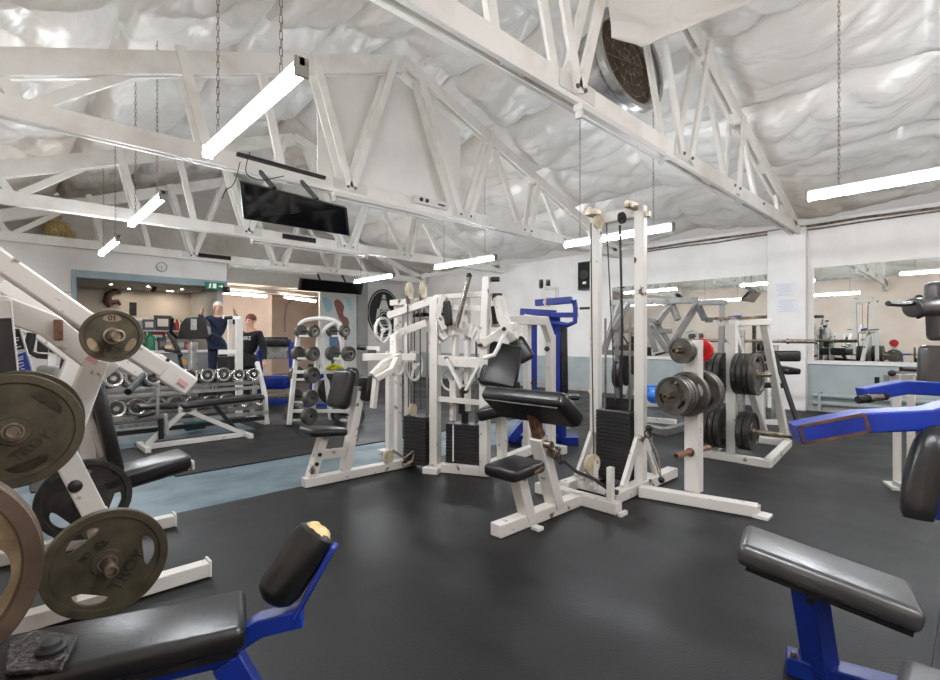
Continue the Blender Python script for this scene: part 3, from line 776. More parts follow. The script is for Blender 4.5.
for j in range(7):
    for k in range(28):
        a_ = 2 * math.pi * k / 28; rr_ = (.0, .014, .026, .036, .043, .048, .051)[j]
        zz_ = (.016, .017, .014, .008, -.002, -.012, -.03)[j] + .007 * noise.noise((math.cos(a_) * 3, math.sin(a_) * 3, j * .9))
        if j == 6: zz_ += .022 * noise.noise((math.cos(a_) * 2.2, math.sin(a_) * 2.2, 5.0)) - .012 * math.cos(a_ - 2.4)
        fv.append(rb + rd * zz_ + q_ @ V(math.cos(a_) * rr_, math.sin(a_) * rr_, 0))
fm.add(fv, [(j * 28 + k, j * 28 + (k + 1) % 28, (j + 1) * 28 + (k + 1) % 28, (j + 1) * 28 + k) for j in range(6) for k in range(28)])
P('torn_foam', fm, FOAM, roll)
# loading arm with the tan plate and the hammered bracket
c3 = V(-.165, 1.47, .82)
P('loading_arm', MB().bar(c3 + V(0, .34, 0), e0 - bx * .62 + by * .12 + V(0, 0, .45), .06).bar(c3 + V(0, .34, 0), c3 + V(0, .1, 0), .055), BLUE, t, bevel=.005)
horn(t, c3 + V(0, .1, 0), c3 + V(0, -.14, 0))
plate(.24, .05, [IRONTAN, BROWNRIM], c3, V(-.05, -1, 0), 'huge tan and brown rimmed plate beside the black hammered bracket', spin=.25, slots=3, two=True, words=(('TROY', .085, 3.0, .095),), dark=BROWNRIM)
hb = HP(42, 652, .565)
HAM = noisy('hammered_black_paint', (34, 29, 26), (62, 56, 52), 40, .5, .66, .25, metal=.4, bump=.7, bscale=45)
br = P('adjuster_bracket', MB().prism([HP(4, 672, .565), HP(62, 668, .565), HP(79, 634, .565), HP(34, 629, .565), HP(8, 640, .565)], (0, 0, -.012)), HAM, t, bevel=.004)
P('knob', MB().lathe([(.03, 0), (.03, .006), (.022, .01), (.019, .02), (0, .024)], HP(51, 650, .565), (0, 0, 1), 24), RUBBER, br)
P('bracket_stem', MB().cyl(hb + V(0, 0, -.01), hb + V(-.02, -.05, -.14), .018), BLACK, t)
P('bracket_stem_arm', MB().bar(hb + V(-.02, -.05, -.14), e0 - bx * .5 + V(0, 0, .43), .03), BLUE, t)

# ================================================================ flat bench in the near right
t = thing('flat_bench', 'tilted grey-black bench pad on a blue post standing alone on the rubber floor', 'bench', (2.22, .4, 0))
pa, pb = V(2.145, .665, .49), V(2.26, .145, .385)
pad_ = P('pad', MB().bar(pa, pb, .27, .085), GREYVINYL, t, bevel=.03, seg=4)
P('pad_board', MB().bar(pa + (pb - pa) * .05 + V(0, 0, -.05), pa + (pb - pa) * .95 + V(0, 0, -.05), .22, .02), BLACK, pad_)
pm = pa + (pb - pa) * .42
P('post', MB().bar(pm + V(0, 0, -.05), V(2.275, .42, .04), .085, .10), BLUE, t, bevel=.006)
P('bolt_hole', MB().cyl(pm + V(-.045, -.02, -.1), pm + V(-.055, -.02, -.1), .014), BLACK, t)
P('base_rail', MB().bar((2.245, .53, .035), (2.45, -.25, .035), .09, .07), BLUE, t, bevel=.006)
bl = MB()
for dx, dy in ((0, 0), (.045, -.016)):
    bolt(bl, V(2.225 + dx, .50 + dy, .07), (0, 0, 1), .011)
P('bolt', bl, STEEL, t)
q = D(972, 722, 1.25)
t = thing('low_seat', 'rounded grey seat pad just entering the frame below the tilted bench', 'seat', (q.x, q.y, 0))
P('pad', MB().box((q.x, q.y, q.z), (.32, .3, .08)), GREYVINYL, t, bevel=.035, seg=4)
P('post', MB().bar((q.x, q.y, q.z - .04), (q.x, q.y, .05), .07), BLUE, t, bevel=.005)
P('base_rail', MB().box((q.x, q.y, .03), (.4, .08, .06)), BLUE, t, bevel=.005)

# ================================================================ blue lever machine on the near right
t = thing('blue_lever_machine', 'chipped bright blue lever machine with bent arms and black roller', 'gym machine', (2.75, .05, 0))
a = [D(805, 431, 1.98), D(858, 421, 1.93), D(928, 418, 1.86), D(990, 400, 1.8)]
arm = P('lever_arm', MB().path(a, .11, .078), BLUE, t, bevel=.006)
pl = MB()
def facequad(pts, z, m): m.prism([D(u, v, z_) for (u, v), z_ in zip(pts, z)], fw * -.003)
WORN = noisy('bare_worn_edge', (120, 86, 66), (88, 64, 52), 16, .4, .6, .5, metal=.4)
m = MB()
for (a0, b0), z_ in (((a[0] - (a[1] - a[0]).normalized() * .035, a[1]), 0),):
    dd = (b0 - a0).normalized(); sd = dd.cross(V(0, 0, 1)).normalized(); u2 = sd.cross(dd)
    for p, q in ((a0 + u2 * .034, b0 + u2 * .034), (a0 - u2 * .034, b0 - u2 * .034)):
        m.bar(p + sd * .0555, q + sd * .0555, .003, .012, u2)
    for p in (a0, b0): m.bar(p + sd * .0555 - u2 * .034 + dd * .006, p + sd * .0555 + u2 * .034 + dd * .006, .012, .003, sd)
P('worn_edge', m, WORN, arm)
a2 = [D(868, 393, 2.75), D(902, 387, 2.72), D(985, 391, 2.62)]
P('lever_arm', MB().path(a2, .10, .072), BLUE, t, bevel=.006)
P('grip', MB().cyl(D(858, 400, 2.68), D(886, 396, 2.7), .022), RUBBER, t)
P('grip_sleeve', MB().cyl(D(867, 398.5, 2.68), D(880, 397, 2.7), .026), CHROME, t)
r0, r1 = D(940, 428, 1.78), D(918, 519, 1.74)
mid = D(918, 470, 1.76)
pts = []
for k in range(15):
    s = k / 14; pts.append((1 - s) ** 2 * r0 + 2 * s * (1 - s) * mid + s * s * r1)
rad = [.02, .04, .048] + [.052] * 9 + [.052, .05, .042]
P('roller_pad', MB().tube(pts, rad, 20), VINYL, t)
P('roller_bracket', MB().bar(D(944, 420, 1.84), D(941, 520, 1.84), .03), BLUE, t, bevel=.004)
P('main_post', MB().path([V(2.75, -.05, .06), V(2.75, -.05, 1.15)], .1).bar(a[3], V(2.75, -.05, 1.1), .09).bar(a2[2], V(2.75, -.05, 1.05), .08), BLUE, t, bevel=.006)
P('base_rail', MB().bar((2.75, -.9, .04), (2.75, -.0, .04), .08), BLUE, t, bevel=.006)
P('roller_link', MB().bar(D(944, 420, 1.84), a[3], .05), BLUE, t, bevel=.004)

# grey chair-backed machine behind it
t = thing('chest_press_machine', 'white machine with two grey back pads and a black handled roller', 'gym machine', (5.7, .1, 0))
z1 = 3.1
P('head_pad', MB().bar(D(950, 281, z1), D(953, 340, z1), .30, .085, -fw), GREYVINYL, t, bevel=.035, seg=4)
P('back_pad', MB().bar(D(947, 346, z1), D(945, 395, z1), .34, .07, -fw), GREYVINYL, t, bevel=.03, seg=4)
P('back_frame', MB().bar(D(962, 285, z1 + .12), D(962, 400, z1 + .12), .06), WHITE, t, bevel=.004)
P('arm_roller', MB().cyl(D(912, 308, z1 - .1), D(940, 306, z1 - .02), .06, .062, 20), GREYVINYL, t, bevel=.012, seg=3)
P('handle', MB().tube([D(888, 303.5, z1 - .2), D(902, 304.5, z1 - .15), D(915, 303, z1 - .1)], .016).tube([D(918, 317, z1 - .1), D(930, 313, z1)], .012).ball(D(919, 298, z1 - .05), .022), BLACK, t)
cb = F(962, 487)
bx_ = D(962, 400, z1 + .12)
P('post', MB().bar(bx_, V(bx_.x, bx_.y, .05), .08), WHITE, t, bevel=.005)
f0 = F(897, 488); f1 = F(990, 482)
P('base_rail', MB().bar(V(f0.x, f0.y, .035), V(bx_.x + .2, bx_.y - .2, .035), .08, .07), WHITE, t, bevel=.005)
for u in (897, 911):
    p = D(u, 487, 4.3); P('upright', MB().bar(V(p.x, p.y, .04), V(p.x, p.y, 1.0), .055), WHITE, t, bevel=.004)
p = D(889, 487, 4.3)
P('foot_plate', MB().box((f0.x, f0.y, .015), (.22, .14, .03), Matrix.Rotation(.4, 3, 'Z')), WHITE, t, bevel=.004)
P('cross_bar', MB().bar(D(886, 378, 4.3), D(935, 378, 4.3), .06).bar(D(895, 372, 4.3), D(920, 371, 4.35), .03), SILVER, t, bevel=.004)
P('adjuster_pin', MB().cyl(D(901, 369, 4.25), D(922, 370, 4.25), .02).cyl(D(877, 377, 4.3), D(877, 389, 4.3), .018).ball(D(892, 373, 4.25), .03), BLACK, t)

# ================================================================ shared machine pieces
def pulley(parent, c, axis, R=.05, w=.024, mat=None, name='pulley'):
    axis = Vector(axis).normalized(); c = Vector(c) - axis * w / 2
    return P(name, MB().lathe([(0, 0), (R * .2, -.004), (R * .25, .002), (R * .8, .004), (R, 0), (R, w * .22), (R * .84, w * .5), (R, w * .78), (R, w), (R * .8, w - .004), (R * .25, w - .002), (R * .2, w + .004), (0, w)], c, axis, 28), mat or CREAM, parent)
def wheel(parent, c, axis, R, spokes=3, w=.03, mat=None):
    axis = Vector(axis).normalized(); c = Vector(c); q = V(0, 0, 1).rotation_difference(axis)
    m = MB().lathe([(R * .86, -w / 2), (R, -w / 2), (R * .96, 0), (R, w / 2), (R * .86, w / 2), (R * .86, -w / 2)], c, axis, 36)
    m.lathe([(0, -w / 2), (R * .2, -w / 2), (R * .2, w / 2), (0, w / 2)], c, axis, 16)
    for k in range(spokes):
        a = 2 * math.pi * k / spokes + .5; e = q @ V(math.cos(a), math.sin(a), 0)
        m.bar(c + e * R * .15, c + e * R * .9, R * .16, w * .6, axis)
    return P('cam_wheel', m, mat or WHITE2, parent, bevel=.002)
def stack(parent, c, sx, sy, h, n, yaw=0.0, lift=.06, stripe=True):
    R = Matrix.Rotation(yaw, 3, 'Z'); t_ = h / n
    for k in range(n):
        o = P('stack_plate', MB().box(Vector(c) + V(0, 0, lift + t_ * (k + .5)), (sx, sy, t_ * .9), R), STACK, parent, bevel=.003)
    m = MB()
    for s in (-1, 1):
        p = Vector(c) + R @ (V(0, s * sy * .36, 0) if sy > sx else V(s * sx * .36, 0, 0))
        m.cyl(p + V(0, 0, .03), p + V(0, 0, h + .9), .011, n=10)
    P('guide_rod', m, CHROME, parent)

# ================================================================ preacher curl seat in front of the tower
t = thing('preacher_seat', 'white preacher curl station with a black seat and broad sloping arm pad', 'gym machine', (2.75, 2.2, 0))
P('base_rail', MB().bar((2.36, 2.21, .045), (3.3, 2.2, .045), .095, .085), WHITE, t, bevel=.005)
P('cross_rail', MB().bar((3.33, 2.62, .045), (3.33, 1.86, .045), .095, .085), WHITE, t, bevel=.005)
P('stop_post', MB().bar((3.33, 1.93, .09), (3.33, 1.93, .34), .04, .055), WHITE, t, bevel=.003)
P('foot', MB().box((2.66, 2.1, .012), (.06, .07, .024)).box((3.33, 1.83, .015), (.1, .03, .03)), WHITE2, t, bevel=.003)
P('seat_post', MB().bar((2.68, 2.2, .05), (2.57, 2.2, .37), .09, .085, (1, 0, 0)), WHITE, t, bevel=.005)
seat_ = P('seat', MB().box((2.54, 2.2, .425), (.33, .29, .085), Matrix.Rotation(-.05, 3, 'Y')), VINYL, t, bevel=.03, seg=4)
P('tape_patch', MB().box((2.62, 2.053, .425), (.10, .008, .018), Matrix.Rotation(-.25, 3, 'Y')), RUST, seat_)
P('pad_post', MB().bar((3.0, 2.2, .06), (2.80, 2.2, .60), .11, .09, (1, 0, 0)), WHITE, t, bevel=.006)
P('inner_post', MB().bar((2.84, 2.2, .5), (2.74, 2.2, .78), .075, .06, (1, 0, 0)), RUST, t, bevel=.004)
P('adjuster_knob', MB().cyl((2.80, 2.14, .56), (2.80, 2.08, .56), .028).cyl((2.85, 2.14, .50), (2.85, 2.07, .48), .035, n=18), STEEL, t)
rp = Matrix.Rotation(math.radians(-62), 3, 'Y')
rp = Matrix.Rotation(math.radians(38), 3, 'Y')
pad_ = P('arm_pad', MB().box((2.73, 2.22, .835), (.30, .74, .115), rp), VINYL, t, bevel=.04, seg=4)
P('pad_board', MB().box(V(2.73, 2.22, .835) + rp @ V(0, 0, -.055), (.24, .66, .02), rp), BLACK, pad_)

# ================================================================ tall cable column
t = thing('cable_column', 'tall white cable column with a dark weight stack and top pulleys', 'gym machine', (4.0, 2.27, 0))
Yr, Yl, Xc = 2.03, 2.47, 4.0
H = 2.46
for Y in (Yr, Yl):
    P('upright', MB().bar((Xc, Y, .05), (Xc, Y, H), .09, .07, (1, 0, 0)), WHITE, t, bevel=.006)
    P('base_rail', MB().bar((3.48, Y - .01, .05), (4.62, Y - .01, .05), .10, .085), WHITE, t, bevel=.006)
    for s, xx in ((1, 3.70), (-1, 4.30)):
        P('gusset_brace', MB().bar((xx, Y, .09), (Xc - s * .05, Y, .46), .07, .035, (0, 1, 0)), WHITE, t, bevel=.004)
P('end_plug', MB().box((3.478, Yr - .01, .05), (.008, .08, .065)), BLACK, t)
P('cross_rail', MB().bar((3.66, Yr - .02, .04), (3.66, Yl, .04), .07, .06).bar((4.3, Yr, .04), (4.3, Yl, .04), .07), WHITE, t, bevel=.005)
P('top_beam', MB().bar((Xc, Yr + .02, H - .05), (Xc, Yl - .02, H - .05), .06, .09), WHITE, t, bevel=.005)
P('top_bracket', MB().box((Xc - .1, Yl - .03, H), (.16, .07, .07)).box((Xc - .1, Yr + .03, H - .01), (.16, .05, .06)).box((Xc - .02, Yr - .075, H - .09), (.05, .04, .05)), STEEL, t, bevel=.004)
pulley(t, (Xc - .12, Yl - .1, H - .10), (.25, 1, 0), .06)
pulley(t, (Xc - .1, Yr + .12, H - .10), (0.1, 1, 0), .05, mat=BLACK)
stack(t, (Xc, 2.25, 0), .17, .335, .60, 18, 0, .07)
P('stack_shroud', MB().box((Xc + .1, 2.25, .42), (.02, .34, .7)), BLACK, t)
P('cable', MB().tube([(Xc - .13, Yl - .03, H - .1), (Xc - .16, Yl - .06, 1.2), (3.64, 2.27, .32)], .006).tube([(Xc - .1, Yl - .17, H - .12), (Xc, 2.27, .75)], .006), CABLE, t)
P('cable', MB().tube([(Xc - .1, Yr + .14, H - .16), (Xc - .04, Yr + .15, 1.4), (Xc - .02, 2.2, .7)], .011), BLACK, t)
pulley(t, (3.62, 2.27, .25), (.15, 1, 0), .085, .03)
P('pulley_fork', MB().box((3.62, 2.31, .16), (.06, .012, .24)).box((3.62, 2.235, .16), (.06, .012, .24)), WHITE, t, bevel=.003)
P('cable_hook', MB().cyl((Xc - .17, Yl - .06, .82), (Xc - .17, Yl - .06, .86), .02).ball((Xc - .165, Yl - .06, .84), .03, 8, 6), CREAM, t)
P('peg', MB().cyl((Xc, Yl + .04, 1.60), (Xc - .02, Yl + .16, 1.60), .012).cyl((3.5, 2.6, .28), (3.5, 2.52, .36), .02), BLACK, t)
# rowing handle lying against the low pulley
tag(P('row_handle', MB().tube([(3.56, 2.56, .22), (3.5, 2.46, .26), (3.44, 2.3, .21), (3.40, 2.12, .20), (3.42, 2.0, .14)], .015).tube([(3.56, 2.56, .22), (3.6, 2.62, .34)], .019).tube([(3.42, 2.0, .14), (3.45, 1.93, .12)], .019), BLACK), 'black bent row handle lying at the low pulley of the cable column', 'cable handle')
a0 = V(Xc - .02, Yr - .075, .50); b0 = V(4.03, 1.86, .12)
tt = thing('cable_attachment', 'thin hanging cable attachment with hooks beside the cable column', 'cable attachment', b0)
P('strand', MB().tube([a0, a0 + (b0 - a0) * .5 + V(.01, -.03, 0), b0], .006).tube([a0 + V(.03, -.02, .0), a0 + (b0 - a0) * .45 + V(0.03, .03, 0), b0], .005), ROPE, tt)
P('hook', MB().ring(a0, (1, 0, 0), .03, .007, 14, 6).ball(b0, .028, 10, 8).ball(a0 + V(0, -.01, .05), .03, 10, 8), BLACK, tt)

# plate tree next to it
t = thing('plate_tree', 'white plate tree post on a long floor rail holding olive plates', 'plate rack', (4.03, 1.6, 0))
pz = V(4.05, 1.60, 0)
P('base_rail', MB().bar((3.85, 1.96, .045), (4.03, 1.13, .045), .10, .085), WHITE, t, bevel=.006)
P('end_foot', MB().box((4.035, 1.10, .012), (.13, .10, .024)).box((4.035, 1.128, .05), (.08, .008, .06)), WHITE2, t, bevel=.003)
P('post', MB().bar((pz.x, pz.y, .08), (pz.x, pz.y, 1.30), .115, .10, (1, 0, 0)), WHITE, t, bevel=.006)
hd = V(-1, .12, 0).normalized()
def tree_h(u, v):
    p = D(u, v, 3.95); return p.z
zt, zm, zb = 1.215, .87, .40
for z, la, lb in ((zt, .30, .25), (zm, .42, .30), (zb, .26, .24)):
    o = V(pz.x, pz.y, z)
    horn(t, o + hd * .05, o + hd * la, .022, RUST if z == zb else STEEL); horn(t, o - hd * .05, o - hd * lb, .022, RUST if z == zb else STEEL)
o = V(pz.x, pz.y, zt)
plate(.10, .03, GREYIRON, o + hd * .185, hd, 'small olive plate outermost on the top horn of the plate tree', slots=0)
plate(.10, .03, GREYIRON, o + hd * .15, hd, 'small olive plate next to the post on the top horn of the plate tree', slots=0)
plate(.095, .03, REDMAT, o - hd * .12, hd, 'small red plate on the top horn of the plate tree', slots=0)
o = V(pz.x, pz.y, zm)
plate(.147, .035, GREYIRON, o + hd * .305, hd, 'outermost olive plate with grip slots on the middle horn of the plate tree', spin=.2, words=(('TROY', .05, 0, .075),))
plate(.147, .035, GREYIRON, o + hd * .265, hd, 'second olive plate in from the horn end on the middle of the plate tree', spin=.5, words=(('TROY', .05, 0, .075),))
plate(.152, .035, GREYIRON, o + hd * .225, hd, 'third olive plate in from the horn end on the middle of the plate tree', spin=.9)
plate(.178, .04, GREYIRON, o + hd * .10, hd, 'wider olive plate against the post of the plate tree', spin=1.3)
plate(.178, .04, GREYIRON, o - hd * .09, hd, 'wide olive plate behind the post on the middle horn of the plate tree', spin=.3)
plate(.178, .04, GREYIRON, o - hd * .135, hd, 'hindmost olive plate on the middle horn of the plate tree', spin=.8)

# ================================================================ white twin stack machines
def RW(*pts): return [Vector(p) for p in pts]
t = thing('seated_stack_machine', 'white seated machine with black upright chest pads beside cam wheels', 'gym machine', (2.6, 4.1, 0))
Y1 = 4.12
P('base_rail', MB().bar((1.93, Y1, .045), (3.12, Y1 - .05, .045), .095, .08), WHITE, t, bevel=.006)
P('seat_post', MB().bar((1.99, Y1, .05), (2.12, Y1, .43), .09, .075, (1, 0, 0)).bar((2.05, Y1, .27), (2.36, Y1, .25), .06, .08), WHITE, t, bevel=.005)
P('bolt', MB().cyl((2.03, Y1 - .05, .20), (2.03, Y1 - .062, .20), .018, n=10).cyl((2.06, Y1 - .05, .28), (2.06, Y1 - .062, .28), .018, n=10), BLACK, t)
P('seat', MB().box((2.12, Y1, .475), (.36, .28, .07), Matrix.Rotation(.1, 3, 'Y')), VINYL, t, bevel=.028, seg=4)
P('inclined_post', MB().bar((2.33, Y1, .05), (2.50, Y1, .85), .10, .075, (1, 0, 0)), WHITE, t, bevel=.005)
P('chest_pad', MB().bar((2.28, Y1 + .05, .66), (2.38, Y1 + .05, 1.02), .30, .11, (1, 0, 0)), VINYL, t, bevel=.045, seg=4)
P('chest_pad', MB().bar((2.50, Y1 - .05, .72), (2.54, Y1 - .05, .96), .20, .07, (1, 0, 0)), VINYL, t, bevel=.03, seg=4)
P('pad_link', MB().bar(D(373, 408, 4.42), D(377, 370, 4.42), .06, .04), WHITE, t, bevel=.004)
P('arm', MB().bar(D(363, 357, 4.7), D(416, 357, 4.75), .075, .07).path([D(374, 374, 4.4), D(384, 364, 4.45), D(398, 357, 4.6)], .06).path([D(378, 378, 4.35), D(392, 370, 4.4), D(396, 360, 4.5)], .05), WHITE, t, bevel=.004)
P('arm', MB().path([D(394, 362, 4.75), D(395, 338, 4.8), D(402, 332, 4.8), D(424, 324, 4.8)], .07).bar(D(360, 349, 4.8), D(380, 349, 4.8), .05), WHITE, t, bevel=.004)
P('adjuster_pin', MB().cyl(D(357, 347, 4.75), D(366, 348, 4.75), .025).cyl(D(368, 352, 4.75), D(376, 352, 4.75), .02), BLACK, t)
P('guide_tube', MB().bar((3.27, 4.74, .04), (3.27, 4.74, 1.17), .075), WHITE, t, bevel=.004)
up = [(3.06, Y1 - .02, 1.72), (3.12, Y1 + .25, 1.72)]
for x, y, h in up:
    P('upright', MB().bar((x, y, .04), (x, y, h), .065), WHITE, t, bevel=.004)
P('top_beam', MB().bar((2.9, Y1 + .1, 1.55), (3.14, 3.74, 1.70), .07).bar((3.06, Y1 + .28, 1.70), (3.14, 3.72, 1.70), .06), WHITE, t, bevel=.004)
pulley(t, (3.0, 4.0, 1.80), (.6, -1, 0), .085); pulley(t, (3.08, 3.88, 1.80), (.6, -1, 0), .085)
P('pulley_bracket', MB().box((3.0, 4.03, 1.75), (.02, .05, .16)).box((3.09, 3.92, 1.75), (.02, .05, .16)), STEEL, t)
wheel(t, YP(383, 330, 4.25), (.35, -1, 0), .135, 3)
wheel(t, YP(397, 362, 4.2), (.35, -1, 0), .15, 3); wheel(t, YP(414, 366, 4.0), (.35, -1, 0), .155, 3)
stack(t, (3.06, 3.92, 0), .19, .26, .48, 14, .35, .06)
P('cable', MB().tube([(2.96, 3.98, 1.8), (2.97, 3.98, .62)], .006).tube([(3.04, 3.88, 1.8), (3.06, 3.9, .6)], .006).tube([(3.1, 4.05, 1.6), (3.1, 4.05, .6)], .006), CABLE, t)
pulley(t, (3.0, 3.95, .60), (.3, -1, 0), .06)
pulley(t, (2.78, 4.05, .14), (.2, -1, 0), .07)
P('pulley_rope', MB().tube([(2.78, 3.98, .22), (2.9, 3.95, .13), (2.98, 3.9, .2), (2.96, 3.9, .1), (2.86, 3.92, .06)], .014), ROPE, t)
P('foot_plate', MB().box((3.27, 4.74, .02), (.25, .14, .04)), WHITE, t, bevel=.004)

t = thing('twin_post_machine', 'white lever machine with wide weight stack and big black back pads', 'gym machine', (3.5, 3.5, 0))
A, B = V(3.12, 3.74, 0), V(3.345, 3.27, 0)
dr = (B - A).normalized(); px = V(-dr.y, dr.x, 0)
if px.x < 0: px = -px
P('upright', MB().bar(A + V(0, 0, .04), A + V(0, 0, 1.72), .105, .085, dr), WHITE, t, bevel=.006)
P('upright', MB().bar(B + V(0, 0, .04), B + V(0, 0, 1.35), .105, .085, dr), WHITE, t, bevel=.006)
P('upper_arm', MB().bar(B + V(-.03, -.02, 1.30), B + V(.03, 0, 1.90), .07, .10, px), WHITE, t, bevel=.006)
P('base_rail', MB().bar(A - dr * .05 + V(0, 0, .045), B + dr * .05 + V(0, 0, .045), .09, .08), WHITE, t, bevel=.006)
P('foot', MB().box(A - px * .06 + V(0, 0, .03), (.16, .14, .06), Matrix.Rotation(math.atan2(dr.y, dr.x), 3, 'Z')), WHITE, t, bevel=.005)
P('cross_beam', MB().bar(A + V(0, 0, 1.10), B + V(0, 0, 1.08), .06, .10).bar(A + V(0, 0, 1.72), B + V(0, 0, 1.74), .05, .05).bar(A + V(0, 0, 1.62), B + V(0, 0, 1.60), .04, .05).bar(A + V(0, 0, .72), B + V(0, 0, .70), .04, .05), WHITE, t, bevel=.004)
arc = []
for k in range(13):
    s = k / 12; p = A.lerp(B, s); arc.append(p + V(0, 0, 1.30 + .12 * math.sin(math.pi * s)))
m = MB()
for p, q in zip(arc[:-1], arc[1:]): m.bar(p, q, .03, .12, (0, 0, 1), .01)
P('arch_plate', m, WHITE, t)
C = A.lerp(B, .5)
P('swing_link', MB().bar(A.lerp(B, .3) - px * .07 + V(0, 0, 1.12), A.lerp(B, .62) - px * .07 + V(0, 0, .82), .03, .06, px).bar(A.lerp(B, .92) - px * .07 + V(0, 0, 1.05), A.lerp(B, .68) - px * .07 + V(0, 0, .82), .03, .06, px), WHITE2, t, bevel=.004)
P('pivot_bolt', MB().cyl(A.lerp(B, .3) - px * .09 + V(0, 0, 1.12), A.lerp(B, .3) - px * .07 + V(0, 0, 1.12), .02, n=10).cyl(A.lerp(B, .65) - px * .10 + V(0, 0, .82), A.lerp(B, .65) - px * .04 + V(0, 0, .82), .035, n=12).cyl(A.lerp(B, .95) - px * .09 + V(0, 0, 1.25), A.lerp(B, .95) - px * .05 + V(0, 0, 1.25), .018, n=10).cyl(A.lerp(B, .95) - px * .09 + V(0, 0, .93), A.lerp(B, .95) - px * .05 + V(0, 0, .93), .018, n=10), BLACK, t)
P('centre_column', MB().bar(A.lerp(B, .38) + px * .05 + V(0, 0, .7), A.lerp(B, .38) + px * .05 + V(0, 0, 1.35), .05).bar(A.lerp(B, .6) + px * .08 + V(0, 0, .6), A.lerp(B, .6) + px * .08 + V(0, 0, 1.72), .05).bar(A.lerp(B, .3) + px * .08 + V(0, 0, .5), A.lerp(B, .3) + px * .08 + V(0, 0, .9), .05), WHITE, t, bevel=.004)
wheel(t, A.lerp(B, .42) + px * .1 + V(0, 0, .96), px, .13, 3)
wheel(t, A.lerp(B, .2) + px * .16 + V(0, 0, .9), px, .12, 3)
P('upper_grip_arm', MB().path([A.lerp(B, .22) - px * .05 + V(0, 0, 1.42), A.lerp(B, .12) - px * .08 + V(0, 0, 1.55), A.lerp(B, .2) - px * .05 + V(0, 0, 1.72)], .055).path([A.lerp(B, .30) + V(0, 0, 1.42), A.lerp(B, .28) + V(0, 0, 1.7)], .05), WHITE, t, bevel=.004)
P('upper_pad', MB().bar(A.lerp(B, .33) - px * .05 + V(0, 0, 1.44), A.lerp(B, .27) - px * .05 + V(0, 0, 1.68), .08, .05, px), BLACK, t, bevel=.015)
P('grip_bar', MB().cyl(A.lerp(B, .5) - px * .08 + V(0, 0, 1.42), A.lerp(B, .75) - px * .08 + V(0, 0, 1.9), .022), CHROME, t)
P('grip_cap', MB().ball(A.lerp(B, .75) - px * .08 + V(0, 0, 1.91), .028, 10, 8).cyl(B + V(.06, -.03, 1.88), B + V(.1, -.1, 1.88), .025), BLACK, t)
stack(t, C + px * .14 + V(0, 0, 0), .17, .34, .40, 12, math.atan2(dr.y, dr.x) + math.pi / 2, .07)
P('stack_marks', MB().bar(A.lerp(B, .33) + px * .05 + V(0, 0, .1), A.lerp(B, .33) + px * .05 + V(0, 0, .46), .012, .004, px), PRINTW, t)
P('stack_yoke', MB().bar(C + px * .14 + V(0, 0, .47), C + px * .14 + V(0, 0, .82), .05).box(C + px * .14 + V(0, 0, .62), (.16, .08, .10), Matrix.Rotation(.5, 3, 'Z')), BLACK, t, bevel=.004)
R0 = V(4.62, 3.45, 0)
P('rear_post', MB().bar(R0 + V(0, 0, .04), R0 + V(0, 0, 1.36), .09, .085, (1, 0, 0)), WHITE, t, bevel=.006)
P('rear_arch', MB().path([R0 + V(0, 0, 1.30), R0 + V(-.12, 0, 1.52), R0 + V(-.55, .02, 1.52), B + V(.25, .1, 1.48)], .08, .10), WHITE, t, bevel=.006)
P('rear_post', MB().bar(R0 + V(-.28, .12, .04), R0 + V(-.28, .12, 1.5), .07), WHITE, t, bevel=.005)
P('floor_beam', MB().bar(B + V(.05, .0, .09), V(4.1, 3.35, .12), .085).bar(V(4.1, 3.35, .12), R0 + V(0, 0, .08), .085).bar(R0 + V(.0, .4, .05), R0 + V(0, -.2, .05), .09), WHITE, t, bevel=.005)
bp = [D(505, 344, 4.75), D(497, 388, 4.6)]
P('back_pad', MB().bar(bp[1], bp[0], .36, .10, -fw), VINYL, t, bevel=.04, seg=4)
P('back_pad', MB().bar(D(528, 361, 4.75), D(515, 339, 4.8), .17, .09, -fw), VINYL, t, bevel=.035, seg=4)
P('pad_hinge', MB().bar(D(489, 387, 4.62), D(520, 385, 4.6), .06, .03, -fw), BLACK, t, bevel=.006)
P('seat', MB().bar(D(480, 414, 4.5), D(525, 404, 4.4), .30, .11), VINYL, t, bevel=.035, seg=4)
P('seat_post', MB().bar(D(500, 410, 4.5), V(*D(502, 450, 4.55)), .07).bar(V(D(502, 450, 4.55).x, D(502, 450, 4.55).y, .1), D(502, 420, 4.55), .07), WHITE, t, bevel=.004)
P('lever_arm', MB().path([D(499, 300, 4.7), D(503, 318, 4.65), D(513, 338, 4.62)], .085).path([D(484, 343, 4.6), D(500, 332, 4.62), D(514, 326, 4.66)], .07), WHITE, t, bevel=.006)
P('handle_bar', MB().tube([D(484, 358, 4.5), D(494, 355, 4.45), D(498, 348, 4.45), D(502, 338, 4.5), D(506, 332, 4.6)], .02), WHITE2, t)
P('dark_block', MB().bar(D(492, 297, 4.75), D(502, 297, 4.75), .07, .07).bar(D(494, 306, 4.8), D(496, 324, 4.8), .05), BLACK, t, bevel=.005)
P('bolt', MB().cyl(D(504, 329, 4.55), D(504, 329, 4.5), .02).cyl(D(547, 349, 5.5), D(547, 349, 5.4), .03).cyl(D(534, 383, 5.4), D(534, 383, 5.3), .035), BLACK, t)

